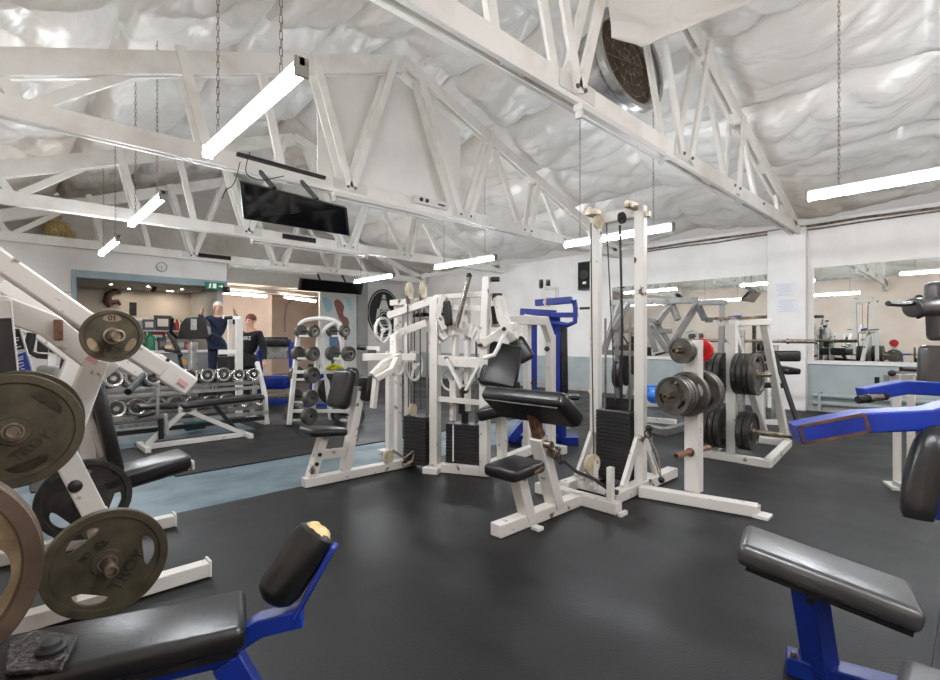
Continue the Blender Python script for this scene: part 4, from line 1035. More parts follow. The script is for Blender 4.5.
# ================================================================ blue machine behind
t = thing('blue_stack_machine', 'blue upright machine with a tall black back pad and looped top handles', 'gym machine', (5.0, 3.85, 0))
for u, d_ in ((531, 6.2), (554, 6.3)):
    p = D(u, 440, d_)
    P('upright', MB().bar(V(p.x, p.y, .04), V(p.x, p.y, 1.62), .14, .12, fw), BLUE, t, bevel=.006)
pa_, pb_ = D(508, 444, 6.2), D(577, 441, 6.2)
P('base_rail', MB().bar(V(pa_.x, pa_.y, .05), V(pb_.x, pb_.y, .05), .10), BLUE, t, bevel=.006)
pc = D(524, 420, 6.15)
P('brace', MB().bar(D(510, 440, 6.1), D(526, 420, 6.15), .10).bar(D(545, 440, 6.1), D(530, 418, 6.15), .10), BLUE, t, bevel=.005)
P('back_pad', MB().bar(D(563, 324, 6.3), D(564, 394, 6.3), .12, .10, rt), BLACK, t, bevel=.03, seg=3)
P('seat', MB().bar(D(548, 396, 6.1), D(580, 397, 6.0), .26, .06), VINYL, t, bevel=.025, seg=3)
P('seat_post', MB().bar(D(562, 399, 6.1), V(D(562, 399, 6.1).x, D(562, 399, 6.1).y, .05), .08).bar(V(D(562, 399, 6.1).x, D(562, 399, 6.1).y, .05), V(D(578, 399, 6.1).x, D(578, 399, 6.1).y, .05), .09), BLUE, t, bevel=.004)
P('top_beam', MB().bar(D(520, 312, 6.2), D(556, 314, 6.2), .09).bar(D(536, 303, 6.1), D(572, 300, 5.9), .10, .08).bar(D(552, 315, 6.1), D(577, 315, 5.9), .08, .06), BLUE, t, bevel=.006)
P('loop_handle', MB().tube([D(574, 300, 5.9), D(575.5, 308, 5.9), D(575, 322, 5.9), D(568, 325, 5.95), D(546, 322, 6.1)], .03, 10), BLUE, t)
P('top_pulley_frame', MB().path([D(543, 303, 6.1), D(543, 288, 6.1), D(557, 288, 6.1), D(557, 303, 6.1)], .045).bar(D(524, 318, 6.1), D(542, 321, 6.05), .1), WHITE2, t, bevel=.004)
pulley(t, D(541, 284, 6.1), rt, .06, .04, BLACK); pulley(t, D(548, 284, 6.15), rt, .06, .04, BLACK)
pulley(t, D(548, 302, 6.0), fw, .06)

# ================================================================ A-frame plate rack
t = thing('plate_rack', 'tall white A-frame plate rack loaded with heavy black plates', 'plate rack', (6.1, 1.8, 0))
def rail(name, *pts, w=.08, mat=WHITE): return P(name, MB().path([Vector(p) for p in pts], w), mat, t, bevel=.005)
X0, X1 = 5.66, 6.95
rail('base_rail', (X0, 2.1, .04), (X0, 1.50, .04)); rail('base_rail', (X0, 1.50, .04), (X1, 1.62, .04)); rail('base_rail', (X0, 2.1, .04), (X1, 2.25, .04)); rail('base_rail', (X1, 2.25, .04), (X1, 1.62, .04))
pf = D(732, 455, 5.42)
P('post', MB().bar(V(pf.x, pf.y, .05), V(pf.x, pf.y, 1.48), .10, .085, (1, 0, 0)), WHITE, t, bevel=.005)
tl = D(764, 322, 5.6)
rail('slanted_leg', tl, (X1, 1.64, .06), w=.075)
tl2 = D(738, 324, 5.9)
P('slanted_leg', MB().bar(V(pf.x + .05, pf.y + .02, 1.45), D(764, 432, 6.5), .08), WHITE, t, bevel=.005)
P('top_beam', MB().bar(V(pf.x, pf.y + .18, 1.49), tl + V(.02, -.05, 0), .09, .07).bar(V(pf.x, pf.y, 1.49), V(pf.x + .5, pf.y + .05, 1.49), .07), WHITE, t, bevel=.005)
P('hook_row', MB().bar(V(pf.x - .06, pf.y + .15, 1.54), tl + V(-.05, -.02, .05), .03, .03), STEEL, t)
z_u, z_l = 1.3 + (340 - 374) * 5.3 / 490, 1.3 + (340 - 431) * 5.3 / 490
hr = V(0, -1, 0)
for z, la, lb in ((z_u, .42, .36), (z_l, .75, .36)):
    o = V(pf.x, pf.y, z); horn(t, o + hr * .05, o + hr * (la - .04)); horn(t, o - hr * .05, o - hr * lb)
ords = ['outermost', 'second in', 'third in', 'innermost']
for k in range(4):
    plate(.225, .05, BLACKIRON if k else GREYIRON, V(pf.x, pf.y, z_u) + hr * (.245 - .058 * k), hr, f'{ords[k]} of four heavy plates on the upper horn facing the blue lever arm', spin=.3 * k, slots=3)
for k in range(3):
    plate(.225, .05, BLACKIRON, V(pf.x, pf.y, z_u) - hr * (.10 + .062 * k), -hr, f'black plate on the upper rack horn behind the plate tree, {["next to the post", "in the middle", "at the horn end"][k]}', spin=.4 * k, slots=3)
    plate(.225, .05, BLACKIRON, V(pf.x, pf.y, z_l) - hr * (.10 + .062 * k), -hr, f'black plate on the lower rack horn behind the plate tree, {["next to the post", "in the middle", "at the horn end"][k]}', spin=.5 * k, slots=3)
plate(.205, .06, BLACKIRON, V(pf.x, pf.y, z_l) + hr * .12, hr, 'round black plate by itself on the lower rack horn with the long sleeve', slots=0, hub=.45)
plate(.205, .06, BLACKIRON, V(pf.x, pf.y, z_l) + hr * .19, hr, 'round black plate outermost on the lower rack horn with the long sleeve', slots=0, hub=.45)
tag(P('blue_clip', MB().bar(D(728, 319, 5.7), D(741, 317, 5.7), .05, .06), BLUE, bevel=.01), 'small bright blue clip lying on top of the plate rack', 'clip')

# ================================================================ grey rack frame by the mirror
t = thing('rack_frame', 'grey angular rack frame with sloping bars before the mirror', 'gym machine', (7.6, 3.6, 0))
zf = 7.6
def g(u, v, z=zf): return D(u, v, z)
P('top_bar', MB().bar(g(610, 303, 7.9), g(698, 300, 7.3), .09).bar(g(698, 303, 7.3), g(727, 302, 7.1), .07), GREYPAINT, t, bevel=.006)
for a_, b_ in (((672, 304), (657, 322)), ((697, 304), (668, 352)), ((697, 303), (705, 320)), ((672, 305), (678, 320)), ((705, 320), (722, 320)), ((722, 303), (722, 322)), ((645, 320), (662, 322)), ((650, 326), (668, 352)), ((656, 322), (676, 354)), ((619, 305), (603, 354)), ((628, 304), (612, 330)), ((640, 304), (656, 352)), ((612, 330), (640, 331)), ((600, 352), (640, 354)), ((648, 331), (672, 331))):
    P('brace', MB().bar(g(*a_, 7.5), g(*b_, 7.4), .075), GREYPAINT, t, bevel=.005)
P('upright', MB().bar(g(618, 304, 8.0), g(618, 420, 8.0), .08), GREYPAINT, t, bevel=.005)
P('upright', MB().bar(g(722, 322, 7.1), g(718, 434, 7.1), .07), GREYPAINT, t, bevel=.005)
P('lower_rail', MB().bar(g(606, 402, 7.6), g(682, 404, 7.2), .09).bar(g(606, 416, 7.7), g(676, 422, 6.9), .07), WHITE, t, bevel=.005)
q0, q1, q2 = F(664, 436), F(690, 428), F(610, 420)
P('base_rail', MB().bar(V(q0.x, q0.y, .05), V(q1.x + .3, q1.y, .05), .1).bar(V(q0.x, q0.y, .05), V(q2.x, q2.y, .05), .09).bar(V(q1.x, q1.y, .05), g(680, 404, 7.2), .08), GREYPAINT, t, bevel=.005)
P('seat_back', MB().bar(g(628, 344, 7.9), g(633, 385, 7.9), .3, .08, -fw), VINYL, t, bevel=.03, seg=3)
P('seat_support', MB().bar(g(634, 375, 7.8), g(623, 420, 7.8), .08), GREYPAINT, t, bevel=.005)
P('barbell_bar', MB().cyl(g(605, 353, 7.9), g(625, 354, 7.8), .016).cyl(g(655, 355, 7.6), g(672, 351, 7.5), .016), BLACK, t)
plate(.22, .05, BLACKIRON, g(620, 374, 7.95), V(.3, -1, 0), 'dark plate seen between the two uprights of the cable column', slots=0)
plate(.22, .05, BLACKIRON, g(620, 374, 7.95) + V(.02, .08, 0), V(.3, -1, 0), 'dark plate hidden against its twin beyond the cable column', slots=0)
for o in list(bpy.data.objects)[-4:]: pass
tag(P('blue_kettlebell', MB().ball(g(654, 396, 7.1), .11, 16, 12).tube([g(648, 393, 7.1), g(648, 386, 7.1), g(660, 386, 7.1), g(660, 393, 7.1)], .02), base_mat('bright_blue_vinyl', (40, 120, 214), .4)), 'bright blue kettlebell resting on the low white rail by the mirror', 'kettlebell')

# ================================================================ bench press by the pillar
t = thing('bench_press_station', 'black padded bench press station close to the pillar', 'bench', (8.8, 2.4, 0))
zb = 7.6
P('upright', MB().bar(D(775, 345, 7.6), D(775, 420, 7.6), .08).bar(D(742, 330, 8.2), D(742, 412, 8.2), .08), SILVER, t, bevel=.005)
P('head_pad', MB().bar(D(758, 356, zb), D(799, 356, zb - .2), .28, .16), VINYL, t, bevel=.03, seg=3)
P('back_pad', MB().bar(D(764, 366, zb), D(795, 372, zb - .5), .26, .09), VINYL, t, bevel=.03, seg=3)
P('seat_base', MB().bar(D(748, 384, zb), D(778, 385, zb), .3, .08), VINYL, t, bevel=.02, seg=3)
P('frame', MB().bar(D(762, 385, zb), D(762, 422, zb), .08).bar(D(740, 422, 7.7), D(785, 423, 7.5), .09), WHITE, t, bevel=.005)
P('side_arm', MB().bar(D(774, 352, zb - .3), D(800, 430, zb - .9), .05), BLACK, t, bevel=.005)
tb = thing('barbell', 'long steel barbell racked level in front of the pillar', 'barbell', D(790, 341, 7.55))
b0_, b1_ = D(690, 340.5, 8.9), D(814, 341.5, 7.45)
P('bar', MB().cyl(b0_, b1_, .026), STEEL, tb)
dd_ = (b1_ - b0_).normalized()
P('sleeve', MB().cyl(b1_ - dd_ * .34, b1_ + dd_ * .02, .032).cyl(b1_ - dd_ * .36, b1_ - dd_ * .34, .045), STEEL, tb)

# wall speaker
c_ = XP(587, 276, XR - .14)
t = thing('wall_speaker', 'black speaker mounted high on the white wall beside the cable column', 'speaker', (c_.x, c_.y, c_.z - .35))
P('cabinet', MB().box(c_, (.22, .40, .70)), BLACK, t, bevel=.01)
gr_ = P('grille', MB().box(c_ - V(.114, 0, 0), (.006, .34, .62)), DARKHOLE, t)
P('badge', MB().box(c_ - V(.119, 0, .18), (.004, .1, .06)), PRINTW, gr_)
P('cone', MB().lathe([(.13, 0), (.12, .008), (.03, .004), (0, .006)], c_ - V(.117, 0, -.02), (-1, 0, 0), 24), BLACK, gr_)
P('bracket', MB().box((XR - .02, c_.y, c_.z), (.06, .1, .1)), BLACK, t)
# notices on the pillar
for (u, v), lab in (((785, 290), 'pale notice sheet taped on the pillar, upper one'), ((787, 306), 'pale notice sheet taped on the pillar, lower one')):
    p = XP(u, v, XR - .165)
    t = tag(P('notice_sheet', MB().box(p, (.003, .34, .26)), PAPER), lab, 'notice')
    m = MB()
    for k in range(7): m.box(p + V(-.003, .02 * (k % 2), .1 - .033 * k), (.001, .26 - .04 * (k % 3), .008))
    P('print_lines', m, base_mat('print_grey', (196, 202, 214), .8), t)

# ================================================================ dumbbell rack
def rot_keep(o, rz): o.rotation_euler = (0, 0, rz)
RKX0, RKX1, RKY = .75, 3.0, 7.95
t = thing('dumbbell_rack', 'long two-tier rack of chrome dumbbells standing before the bar counter', 'dumbbell rack', (1.9, RKY, 0))
for x in (RKX0, RKX1 - .02):
    P('end_frame', MB().path([V(x, RKY - .32, .04), V(x, RKY - .26, .45), V(x, RKY + .05, .92)], .07, .06, (1, 0, 0)).bar((x, RKY - .35, .035), (x, RKY + .45, .035), .08, .07).bar((x, RKY + .3, .05), (x, RKY + .02, .9), .06), WHITE2, t, bevel=.005)
TIER = ((RKY - .02, .62), (RKY - .24, .25))
for y, z in TIER:
    P('shelf_rail', MB().bar((RKX0, y - .10, z - .06), (RKX1, y - .10, z - .06), .045, .05).bar((RKX0, y + .12, z + .0), (RKX1, y + .12, z + .0), .045, .05), SILVER, t, bevel=.004)
P('lower_rail', MB().bar((RKX0, RKY - .3, .1), (RKX1, RKY - .3, .1), .06), BLACK, t, bevel=.004)
def make_db(R, L, name='dumbbell'):
    o = thing(name, 'x', 'dumbbell', (0, 0, 0))
    P('handle', MB().cyl((0, -L / 2, 0), (0, L / 2, 0), .016), CHROME, o)
    for s in (-1, 1):
        ax = V(0, s, 0)
        hd_ = P('head', MB().lathe([(0, .05), (R * .9, .05), (R, .06), (R, .085), (R * .88, .09), (R * .88, .115), (R, .12), (R, .165), (R * .94, .175), (R * .7, .175), (R * .62, .17), (R * .25, .17), (R * .2, .18), (0, .18)], (0, s * (L / 2 - .15), 0), ax, 24), CHROME, o)
        P('face', MB().lathe([(R * .3, 0), (R * .66, 0), (R * .66, .006), (R * .3, .006), (R * .3, 0)], (0, s * (L / 2 + .018), 0), ax, 24), BLACK, hd_)
    return o
db0 = make_db(.115, .42)
words_ = ['first', 'second', 'third', 'fourth', 'fifth', 'sixth', 'seventh', 'eighth', 'ninth', 'tenth', 'eleventh', 'twelfth']
first = True
for ti, (y, z) in enumerate(TIER):
    n = 10 if ti == 0 else 9
    for k in range(n):
        x = RKX1 - .16 - k * .222
        o = db0 if first else dup(db0); first = False
        s = .78 if k < 2 else (.9 if k < 5 else 1.0)
        o.location = (x, y, z + .045 + .115 * s); o.rotation_euler = (-.12, 0, 0); o.scale = (s, s, s)
        o['label'] = f'chrome dumbbell, {words_[k]} from the white end frame, {"upper" if ti == 0 else "lower"} tier'
        o['group'] = 'chrome dumbbells on the two-tier rack'
tag(P('teal_mat', MB().lathe([(0, 0), (.07, 0), (.075, .02), (.07, .26), (0, .26)], F(190, 434) + V(0, .25, .08), (1, .1, 0), 20), base_mat('teal_foam', (38, 120, 126), .7)), 'rolled teal mat lying under the dumbbell rack', 'mat')

# adjustable bench before the rack
t = thing('adjustable_bench', 'long black padded bench on a white A-shaped frame by the dumbbells', 'bench', (1.9, 6.85, 0))
yb = 6.9
P('base_rail', MB().bar((1.22, yb - .05, .035), (2.42, yb - .05, .035), .07, .06).bar((1.24, yb - .28, .03), (1.24, yb + .22, .03), .06).bar((2.40, yb - .25, .03), (2.40, yb + .25, .03), .06), WHITE2, t, bevel=.005)
P('frame_leg', MB().bar((1.26, yb - .05, .05), (1.68, yb - .05, .43), .055).bar((1.68, yb - .05, .43), (2.36, yb - .05, .05), .055).bar((1.60, yb - .05, .43), (1.80, yb - .05, .43), .055), WHITE2, t, bevel=.005)
P('support_strut', MB().bar((2.02, yb - .02, .45), (2.3, yb - .02, .08), .045), BLACK, t, bevel=.004)
P('seat', MB().box((1.38, yb, .50), (.42, .27, .06), Matrix.Rotation(.07, 3, 'Y')), VINYL, t, bevel=.025, seg=3)
P('backrest', MB().bar((1.63, yb, .48), (2.62, yb, .515), .28, .065), VINYL, t, bevel=.025, seg=3)
P('pad_rail', MB().bar((1.35, yb, .45), (2.6, yb, .46), .05), SILVER, t, bevel=.004)
P('adjuster_post', MB().bar((1.36, yb - .14, .42), (1.36, yb - .14, .78), .035).bar((1.46, yb - .14, .16), (1.44, yb - .14, .42), .04), SILVER, t, bevel=.004)
P('adjuster_grip', MB().cyl((1.32, yb - .16, .44), (1.16, yb - .2, .42), .025).cyl((1.40, yb - .14, .12), (1.39, yb - .14, .36), .03), RUBBER, t)

# dumbbell tree
t = thing('dumbbell_tree', 'white arched dumbbell tree carrying two columns of round dumbbells', 'dumbbell rack', (3.6, 7.6, 0))
TX, TY = 3.62, 7.75
def fp(u, v): p = F(u, v); return p
la, lb_, lc, ld = D(289, 425, 7.4), D(312, 422, 7.5), D(331, 419, 7.9), D(351, 424, 7.6)
ta, tb_, tc, td = D(299, 326, 7.7), D(319, 336, 7.5), D(322, 336, 7.9), D(340, 326, 7.6)
def arch(p, q, top, r):
    pts = []
    for k in range(9):
        a = math.pi * k / 8
        pts.append(p.lerp(q, (1 - math.cos(a)) / 2) + V(0, 0, top * math.sin(a)))
    return pts
for (a, b) in ((la, ta), (lb_, tb_), (lc, tc), (ld, td)):
    P('leg', MB().bar(V(a.x, a.y, .02), b, .06), WHITE2, t, bevel=.005)
P('arch', MB().tube(arch(ta, td, .12, .03), .034, 8).tube(arch(D(321, 336, 7.5), D(341, 326, 7.7), .1, .03), .03, 8), WHITE2, t)
P('cross_bar', MB().bar(D(293, 372, 7.55), D(345, 372, 7.65), .05).bar(D(290, 411, 7.5), D(349, 411, 7.6), .05), WHITE2, t, bevel=.004)
tiers = [331, 353.5, 374.5, 397, 415]
P('cradle', MB(), WHITE2, t) if False else None
m = MB()
for k, v in enumerate(tiers):
    xl = 307 - 1.6 * k; xr = 346 + 2 * k
    m.bar(D(xl - 8, v + 5, 7.55), D(xl + 10, v + 5, 7.55), .03).bar(D(xr - 14, v + 5, 7.65), D(xr + 2, v + 5, 7.65), .03)
P('cradle', m, WHITE2, t)
dbr = thing('round_dumbbell', 'x', 'dumbbell', (0, 0, 0))
P('handle', MB().cyl((0, -.24, 0), (0, .24, 0), .016), BLACK, dbr)
for s in (-1, 1):
    hd_ = P('head', MB().lathe([(0, 0), (.112, 0), (.124, .012), (.124, .08), (.112, .09), (.06, .085), (.05, .075), (0, .075)], (0, s * .16, 0), (0, s, 0), 24), GREYIRON, dbr)
    P('face', MB().lathe([(.026, 0), (.06, 0), (.06, .012), (.026, .012), (.026, 0)], (0, s * .243, 0), (0, s, 0), 20), CHROME, hd_)
first = True
for k, v in enumerate(tiers):
    for c in range(2):
        o = dbr if first else dup(dbr); first = False
        p0 = D((307 - 1.6 * k) if c == 0 else (338 + 2.4 * k), v, 7.5 if c == 0 else 7.6)
        o.location = p0; o.rotation_euler = (0, 0, math.radians(9))
        s = [.8, .9, 1, 1, 1.05][k] if c == 0 else [.75, .95, 1, 1, 1.05][k]
        o.scale = (s, s, s)
        o['label'] = f'round dumbbell, {words_[k]} from the top, on the arched tree\'s {"treadmill" if c == 0 else "chest pad"} side'
        o['group'] = 'round dumbbells on the arched tree'
tag(P('yellow_strap', MB().bar(D(327, 367, 7.55), D(341, 368, 7.55), .08, .07).tube([D(326, 369, 7.5), D(334, 364, 7.5), D(343, 368, 7.5)], .02), noisy('yellow_fabric', (196, 196, 40), (150, 150, 30), 30, rough=.7), bevel=.02), 'bright yellow strap bundle lying on the arched dumbbell tree', 'strap')

# treadmill
t = thing('treadmill', 'blue framed treadmill with a black console before the peach wall', 'treadmill', (4.05, 9.8, 0))
zt_ = 10.2
P('deck', MB().bar(D(266, 402, 9.9), D(297, 402, 11.3), .72, .16), BLUE, t, bevel=.03, seg=3)
P('running_belt', MB().bar(D(266, 397, 9.9), D(297, 397.5, 11.3), .5, .02), RUBBER, t)
for u in (258, 293):
    P('upright', MB().bar(D(u, 402, zt_), D(u + 4 if u < 270 else u - 2, 342, zt_), .09), BLUE, t, bevel=.008)
P('console', MB().bar(D(262, 342, zt_), D(290, 342, zt_), .25, .2), BLACK, t, bevel=.06, seg=4)
P('console_panel', MB().bar(D(263, 353, zt_), D(288, 353, zt_), .08, .24), SILVER, t, bevel=.02)
P('hand_rail', MB().tube([D(258, 352, zt_), D(255, 372, 9.3), D(254, 382, 9.0)], .035).tube([D(292, 352, zt_), D(296, 370, 9.4), D(296, 380, 9.1)], .035), BLUE, t)
P('motor_cover', MB().bar(D(262, 382, zt_), D(289, 382, zt_), .35, .28), BLUE, t, bevel=.06, seg=4)
t = thing('exercise_bike', 'blue and black exercise bike behind the arched dumbbell tree', 'exercise bike', D(318, 400, 9.5) * 1)
zk = 9.4
P('frame', MB().path([D(308, 402, zk), D(314, 380, zk), D(330, 372, zk), D(338, 402, zk)], .08), BLUE, t, bevel=.01)
P('flywheel', MB().lathe([(0, -.03), (.26, -.03), (.26, .03), (0, .03)], D(332, 391, zk), -fw, 28), BLACK, t)
P('saddle', MB().bar(D(309, 366, zk), D(319, 367, zk), .2, .1), VINYL, t, bevel=.03, seg=3)
P('saddle_post', MB().bar(D(314, 368, zk), D(314, 384, zk), .05), CHROME, t)
P('handlebar', MB().tube([D(325, 352, zk), D(331, 351, zk), D(333, 362, zk), D(331, 374, zk)], .03), BLACK, t)
P('base_rail', MB().bar(D(304, 405, zk), D(342, 405, zk), .07), BLUE, t)

# cardio console column
t = thing('stepper_machine', 'grey column cardio machine with a dark winged console', 'cardio machine', (2.7, 10.4, 0))
zc = 8.9
pc = D(193, 372, zc)
P('column', MB().bar(V(pc.x, pc.y, .1), D(193, 342, zc), .17, .12), SILVER, t, bevel=.02)
P('console', MB().prism([D(177, 339, zc), D(209, 339, zc), D(206, 322, zc), D(201, 317, zc), D(186, 317, zc), D(180, 324, zc)], fw * .14), BLACK, t, bevel=.015)
P('display', MB().prism([D(191, 330, zc - .003), D(197, 330, zc - .003), D(197, 319, zc - .003), D(191, 319, zc - .003)], fw * -.01), SILVER, t)
P('side_grip', MB().tube([D(177, 338, zc), D(171, 332, zc - .1), D(172, 318, zc - .2)], .03).tube([D(208, 338, zc), D(214, 334, zc - .1)], .03).bar(D(165, 350, zc), D(178, 352, zc), .05), BLACK, t)
P('handle_frame', MB().tube([D(177, 346, zc + .2), D(183, 372, zc + .2)], .03).tube([D(168, 332, zc + .3), D(181, 356, zc + .1)], .035), BLACK, t)
P('base', MB().bar(V(pc.x - .3, pc.y, .06), V(pc.x + .3, pc.y, .06), .9, .12), BLACK, t, bevel=.02)

# step platform machine with tall posts, where the two people stand
t = thing('assisted_dip_machine', 'white two-post machine with black grips that the people stand at', 'gym machine', D(236, 400, 8.4))
zz = 8.4
for u in (230, 239):
    p = D(u, 372, zz + (0 if u > 235 else .5)); P('upright', MB().bar(V(p.x, p.y, .03), V(p.x, p.y, 1.3 + (340 - (319 if u > 235 else 316)) * zz / 490), .10 if u > 235 else .07), WHITE2, t, bevel=.005)
P('top_bar', MB().bar(D(224, 317, zz + .3), D(242, 318, zz), .06).bar(D(220, 352, zz + .2), D(239, 352, zz), .08), WHITE2, t, bevel=.005)
P('grip', MB().cyl(D(225, 318, zz - .1), D(232, 317.5, zz - .1), .03), RUBBER, t)
p = D(218, 398, 10.0)
P('step_platform', MB().box((p.x, p.y, .15), (.6, .5, .30)), BLACK, t, bevel=.01)
P('stack_cover', MB().bar(D(220, 372, 8.6) + V(0, 0, -.1), D(232, 372, 8.6) + V(0, 0, -.1), .2, .75), BLACK, t, bevel=.01)

# ================================================================ people
SKIN = base_mat('skin', (206, 158, 134), .55); HAIR = base_mat('brown_hair', (110, 62, 44), .7); PALECAP = base_mat('white_cap_cloth', (228, 224, 216), .8)
NAVY = noisy('navy_cloth', (22, 30, 52), (32, 42, 68), 20, rough=.85); BLACKC = noisy('black_cloth', (20, 20, 23), (30, 30, 34), 20, rough=.85); SHOE = base_mat('dark_shoe', (30, 30, 32), .6)
def skin_mesh(name, nodes, edges, mat, parent, M, grow=0.0, root=0, sub=2):
    keys = list(nodes); idx = {k: i for i, k in enumerate(keys)}
    me = bpy.data.meshes.new(name)
    me.from_pydata([M @ Vector(nodes[k][:3]) for k in keys], [(idx[a], idx[b]) for a, b in edges], [])
    me.materials.append(mat)
    o = bpy.data.objects.new(name, me); COL.objects.link(o)
    sk = o.modifiers.new('skin', 'SKIN'); sk.use_smooth_shade = True
    if not me.skin_vertices: me.attributes  # layer comes with the modifier
    sv = me.skin_vertices[0].data if me.skin_vertices else None
    if sv is None:
        bm = bmesh.new(); bm.from_mesh(me); bm.verts.layers.skin.verify(); bm.to_mesh(me); bm.free(); sv = me.skin_vertices[0].data
    for k in keys:
        r = nodes[k][3]; r = r if isinstance(r, tuple) else (r, r)
        sv[idx[k]].radius = (r[0] + grow, r[1] + grow); sv[idx[k]].use_root = (idx[k] == root)
    sd = o.modifiers.new('sub', 'SUBSURF'); sd.levels = sd.render_levels = sub
    if parent is not None: o.parent = parent
    return o
def person(loc, yaw, label, arms, hair_mat, top_mat, leg_mat, lettering=None, H=1.76, legs=((-.10, 0), (.10, 0)), cap=False):
    root = thing('person', label, 'person', loc)
    root.rotation_euler = (0, 0, yaw)
    I = Matrix.Identity(4)
    n = {'pel': (0, 0, .95, (.15, .105)), 'hem': (0, 0, .82, (.16, .12)), 'bel': (0, 0, 1.03, (.14, .098)), 'wst': (0, 0, 1.10, (.13, .09)), 'chs': (0, .0, 1.30, (.165, .11)), 'nck0': (0, 0, 1.45, (.09, .07)), 'nck': (0, .005, 1.51, .055), 'hd0': (0, .02, 1.57, (.065, .075)), 'hd1': (0, .02, 1.66, (.078, .095)), 'hd2': (0, .01, 1.74, (.055, .07)), 'nose': (0, .115, 1.635, .012)}
    e = [('pel', 'hem'), ('pel', 'bel'), ('bel', 'wst'), ('wst', 'chs'), ('chs', 'nck0'), ('nck0', 'nck'), ('nck', 'hd0'), ('hd0', 'hd1'), ('hd1', 'hd2'), ('hd1', 'nose')]
    for s, nm in ((-1, 'a'), (1, 'b')):
        sh, el, wr, hd = arms[0 if s < 0 else 1]
        n[nm + 'sh'] = (*sh, .06); n[nm + 'el'] = (*el, .043); n[nm + 'wr'] = (*wr, .03)
        hv = (Vector(hd) - Vector(wr))
        n[nm + 'pm'] = (*(Vector(wr) + hv * .5), (.035, .02)); n[nm + 'hd'] = (*hd, (.034, .018))
        e += [('nck0', nm + 'sh'), (nm + 'sh', nm + 'el'), (nm + 'el', nm + 'wr'), (nm + 'wr', nm + 'pm'), (nm + 'pm', nm + 'hd')]
        side = hv.cross(Vector((1, 0, 0)));
        if side.length < 1e-4: side = Vector((0, 1, 0))
        side.normalize(); d = hv.normalized()
        for q in range(4):
            b = Vector(hd) + side * (.024 - .016 * q); L = (.062, .07, .066, .052)[q]
            n[f'{nm}f{q}'] = (*(b + d * L * .55), .0085); n[f'{nm}g{q}'] = (*(b + d * L + Vector((0, .012, 0))), .0075)
            e += [(nm + 'hd', f'{nm}f{q}'), (f'{nm}f{q}', f'{nm}g{q}')]
        n[nm + 'th'] = (*(Vector(wr) + hv * .55 + side * .045), .010); n[nm + 'ti'] = (*(Vector(wr) + hv * .95 + side * .058), .009)
        e += [(nm + 'pm', nm + 'th'), (nm + 'th', nm + 'ti')]
        lx, ly = legs[0 if s < 0 else 1]
        n[nm + 'hp'] = (s * .09, 0, .88, .095); n[nm + 'kn'] = (lx, ly * .5 + .02, .50, .062); n[nm + 'an'] = (lx, ly, .09, .042); n[nm + 'to'] = (lx, ly + .17, .04, (.045, .03))
        e += [('pel', nm + 'hp'), (nm + 'hp', nm + 'kn'), (nm + 'kn', nm + 'an'), (nm + 'an', nm + 'to')]
    nb = {k: (*v[:3], tuple(r * .8 for r in v[3]) if isinstance(v[3], tuple) else v[3] * .82) if k in ('pel', 'bel', 'wst', 'ahp', 'bhp') else v for k, v in n.items() if k != 'hem'}
    skin_mesh('body', nb, [q for q in e if 'hem' not in q], SKIN, root, I)
    sub = lambda ks: {k: n[k] for k in ks}
    tk = ['pel', 'hem', 'bel', 'wst', 'chs', 'nck0', 'ash', 'ael', 'awr', 'bsh', 'bel', 'bwr']
    skin_mesh('sweatshirt', sub(tk), [q for q in e if q[0] in tk and q[1] in tk], top_mat, root, I, .02)
    lk = ['pel', 'bel', 'wst', 'ahp', 'akn', 'aan', 'bhp', 'bkn', 'ban']
    skin_mesh('trousers', sub(lk), [q for q in e if q[0] in lk and q[1] in lk], leg_mat, root, I, .022)
    for nm in 'ab':
        skin_mesh('shoe', sub([nm + 'an', nm + 'to']), [(nm + 'an', nm + 'to')], SHOE, root, I, .012)
    ORG[root] = Vector((0, 0, 0))
    hm = MB().ball((0, -.005, 1.70), (.092, .105, .095), 20, 12)
    hm.v = [Vector((p.x, p.y, max(p.z, 1.66 + .5 * max(0, p.y)))) for p in hm.v]
    P('hair' if not cap else 'cap', hm, hair_mat, root)
    ey = MB()
    for s in (-1, 1): ey.ball((s * .032, .098, 1.66), .011, 8, 6)
    P('eyes', ey, BLACK, root)
    P('mouth', MB().box((0, .092, 1.59), (.045, .012, .008)), base_mat('lips', (160, 96, 84), .5), root)
    er = MB()
    for s in (-1, 1): er.ball((s * .082, .01, 1.645), (.012, .025, .034), 8, 6)
    P('ears', er, SKIN, root)
    if lettering:
        text('shirt_print', lettering, .10, .004, PRINTW, root, basis((0, .138, 1.33), (-1, 0, 0), (0, 0, 1)))
    return root
def sc_person(o, H): o.scale = (H / 1.78,) * 3
p1 = D(218, 400, 10.0); p1 = V(p1.x, p1.y, .30)
ya = -YAW + math.pi
o = person(p1, ya + .5, 'person in dark navy clothes and pale cap with hands raised to the white machine',
           [((-.17, 0, 1.42), (-.34, .16, 1.36), (-.30, .30, 1.52), (-.28, .33, 1.60)), ((.17, 0, 1.42), (.34, .16, 1.36), (.30, .30, 1.52), (.28, .33, 1.60))], PALECAP, NAVY, NAVY, cap=True)
p2 = D(251, 400, 9.2); p2 = V(p2.x, p2.y, 0)
o = person(p2, ya - .25, 'person in a black printed sweatshirt standing with lowered arms by the treadmill',
           [((-.17, 0, 1.42), (-.27, -.02, 1.15), (-.34, .07, .92), (-.36, .10, .84)), ((.17, 0, 1.42), (.25, -.02, 1.15), (.27, .06, .92), (.27, .09, .84))], HAIR, BLACKC, BLACKC, 'NIKE')

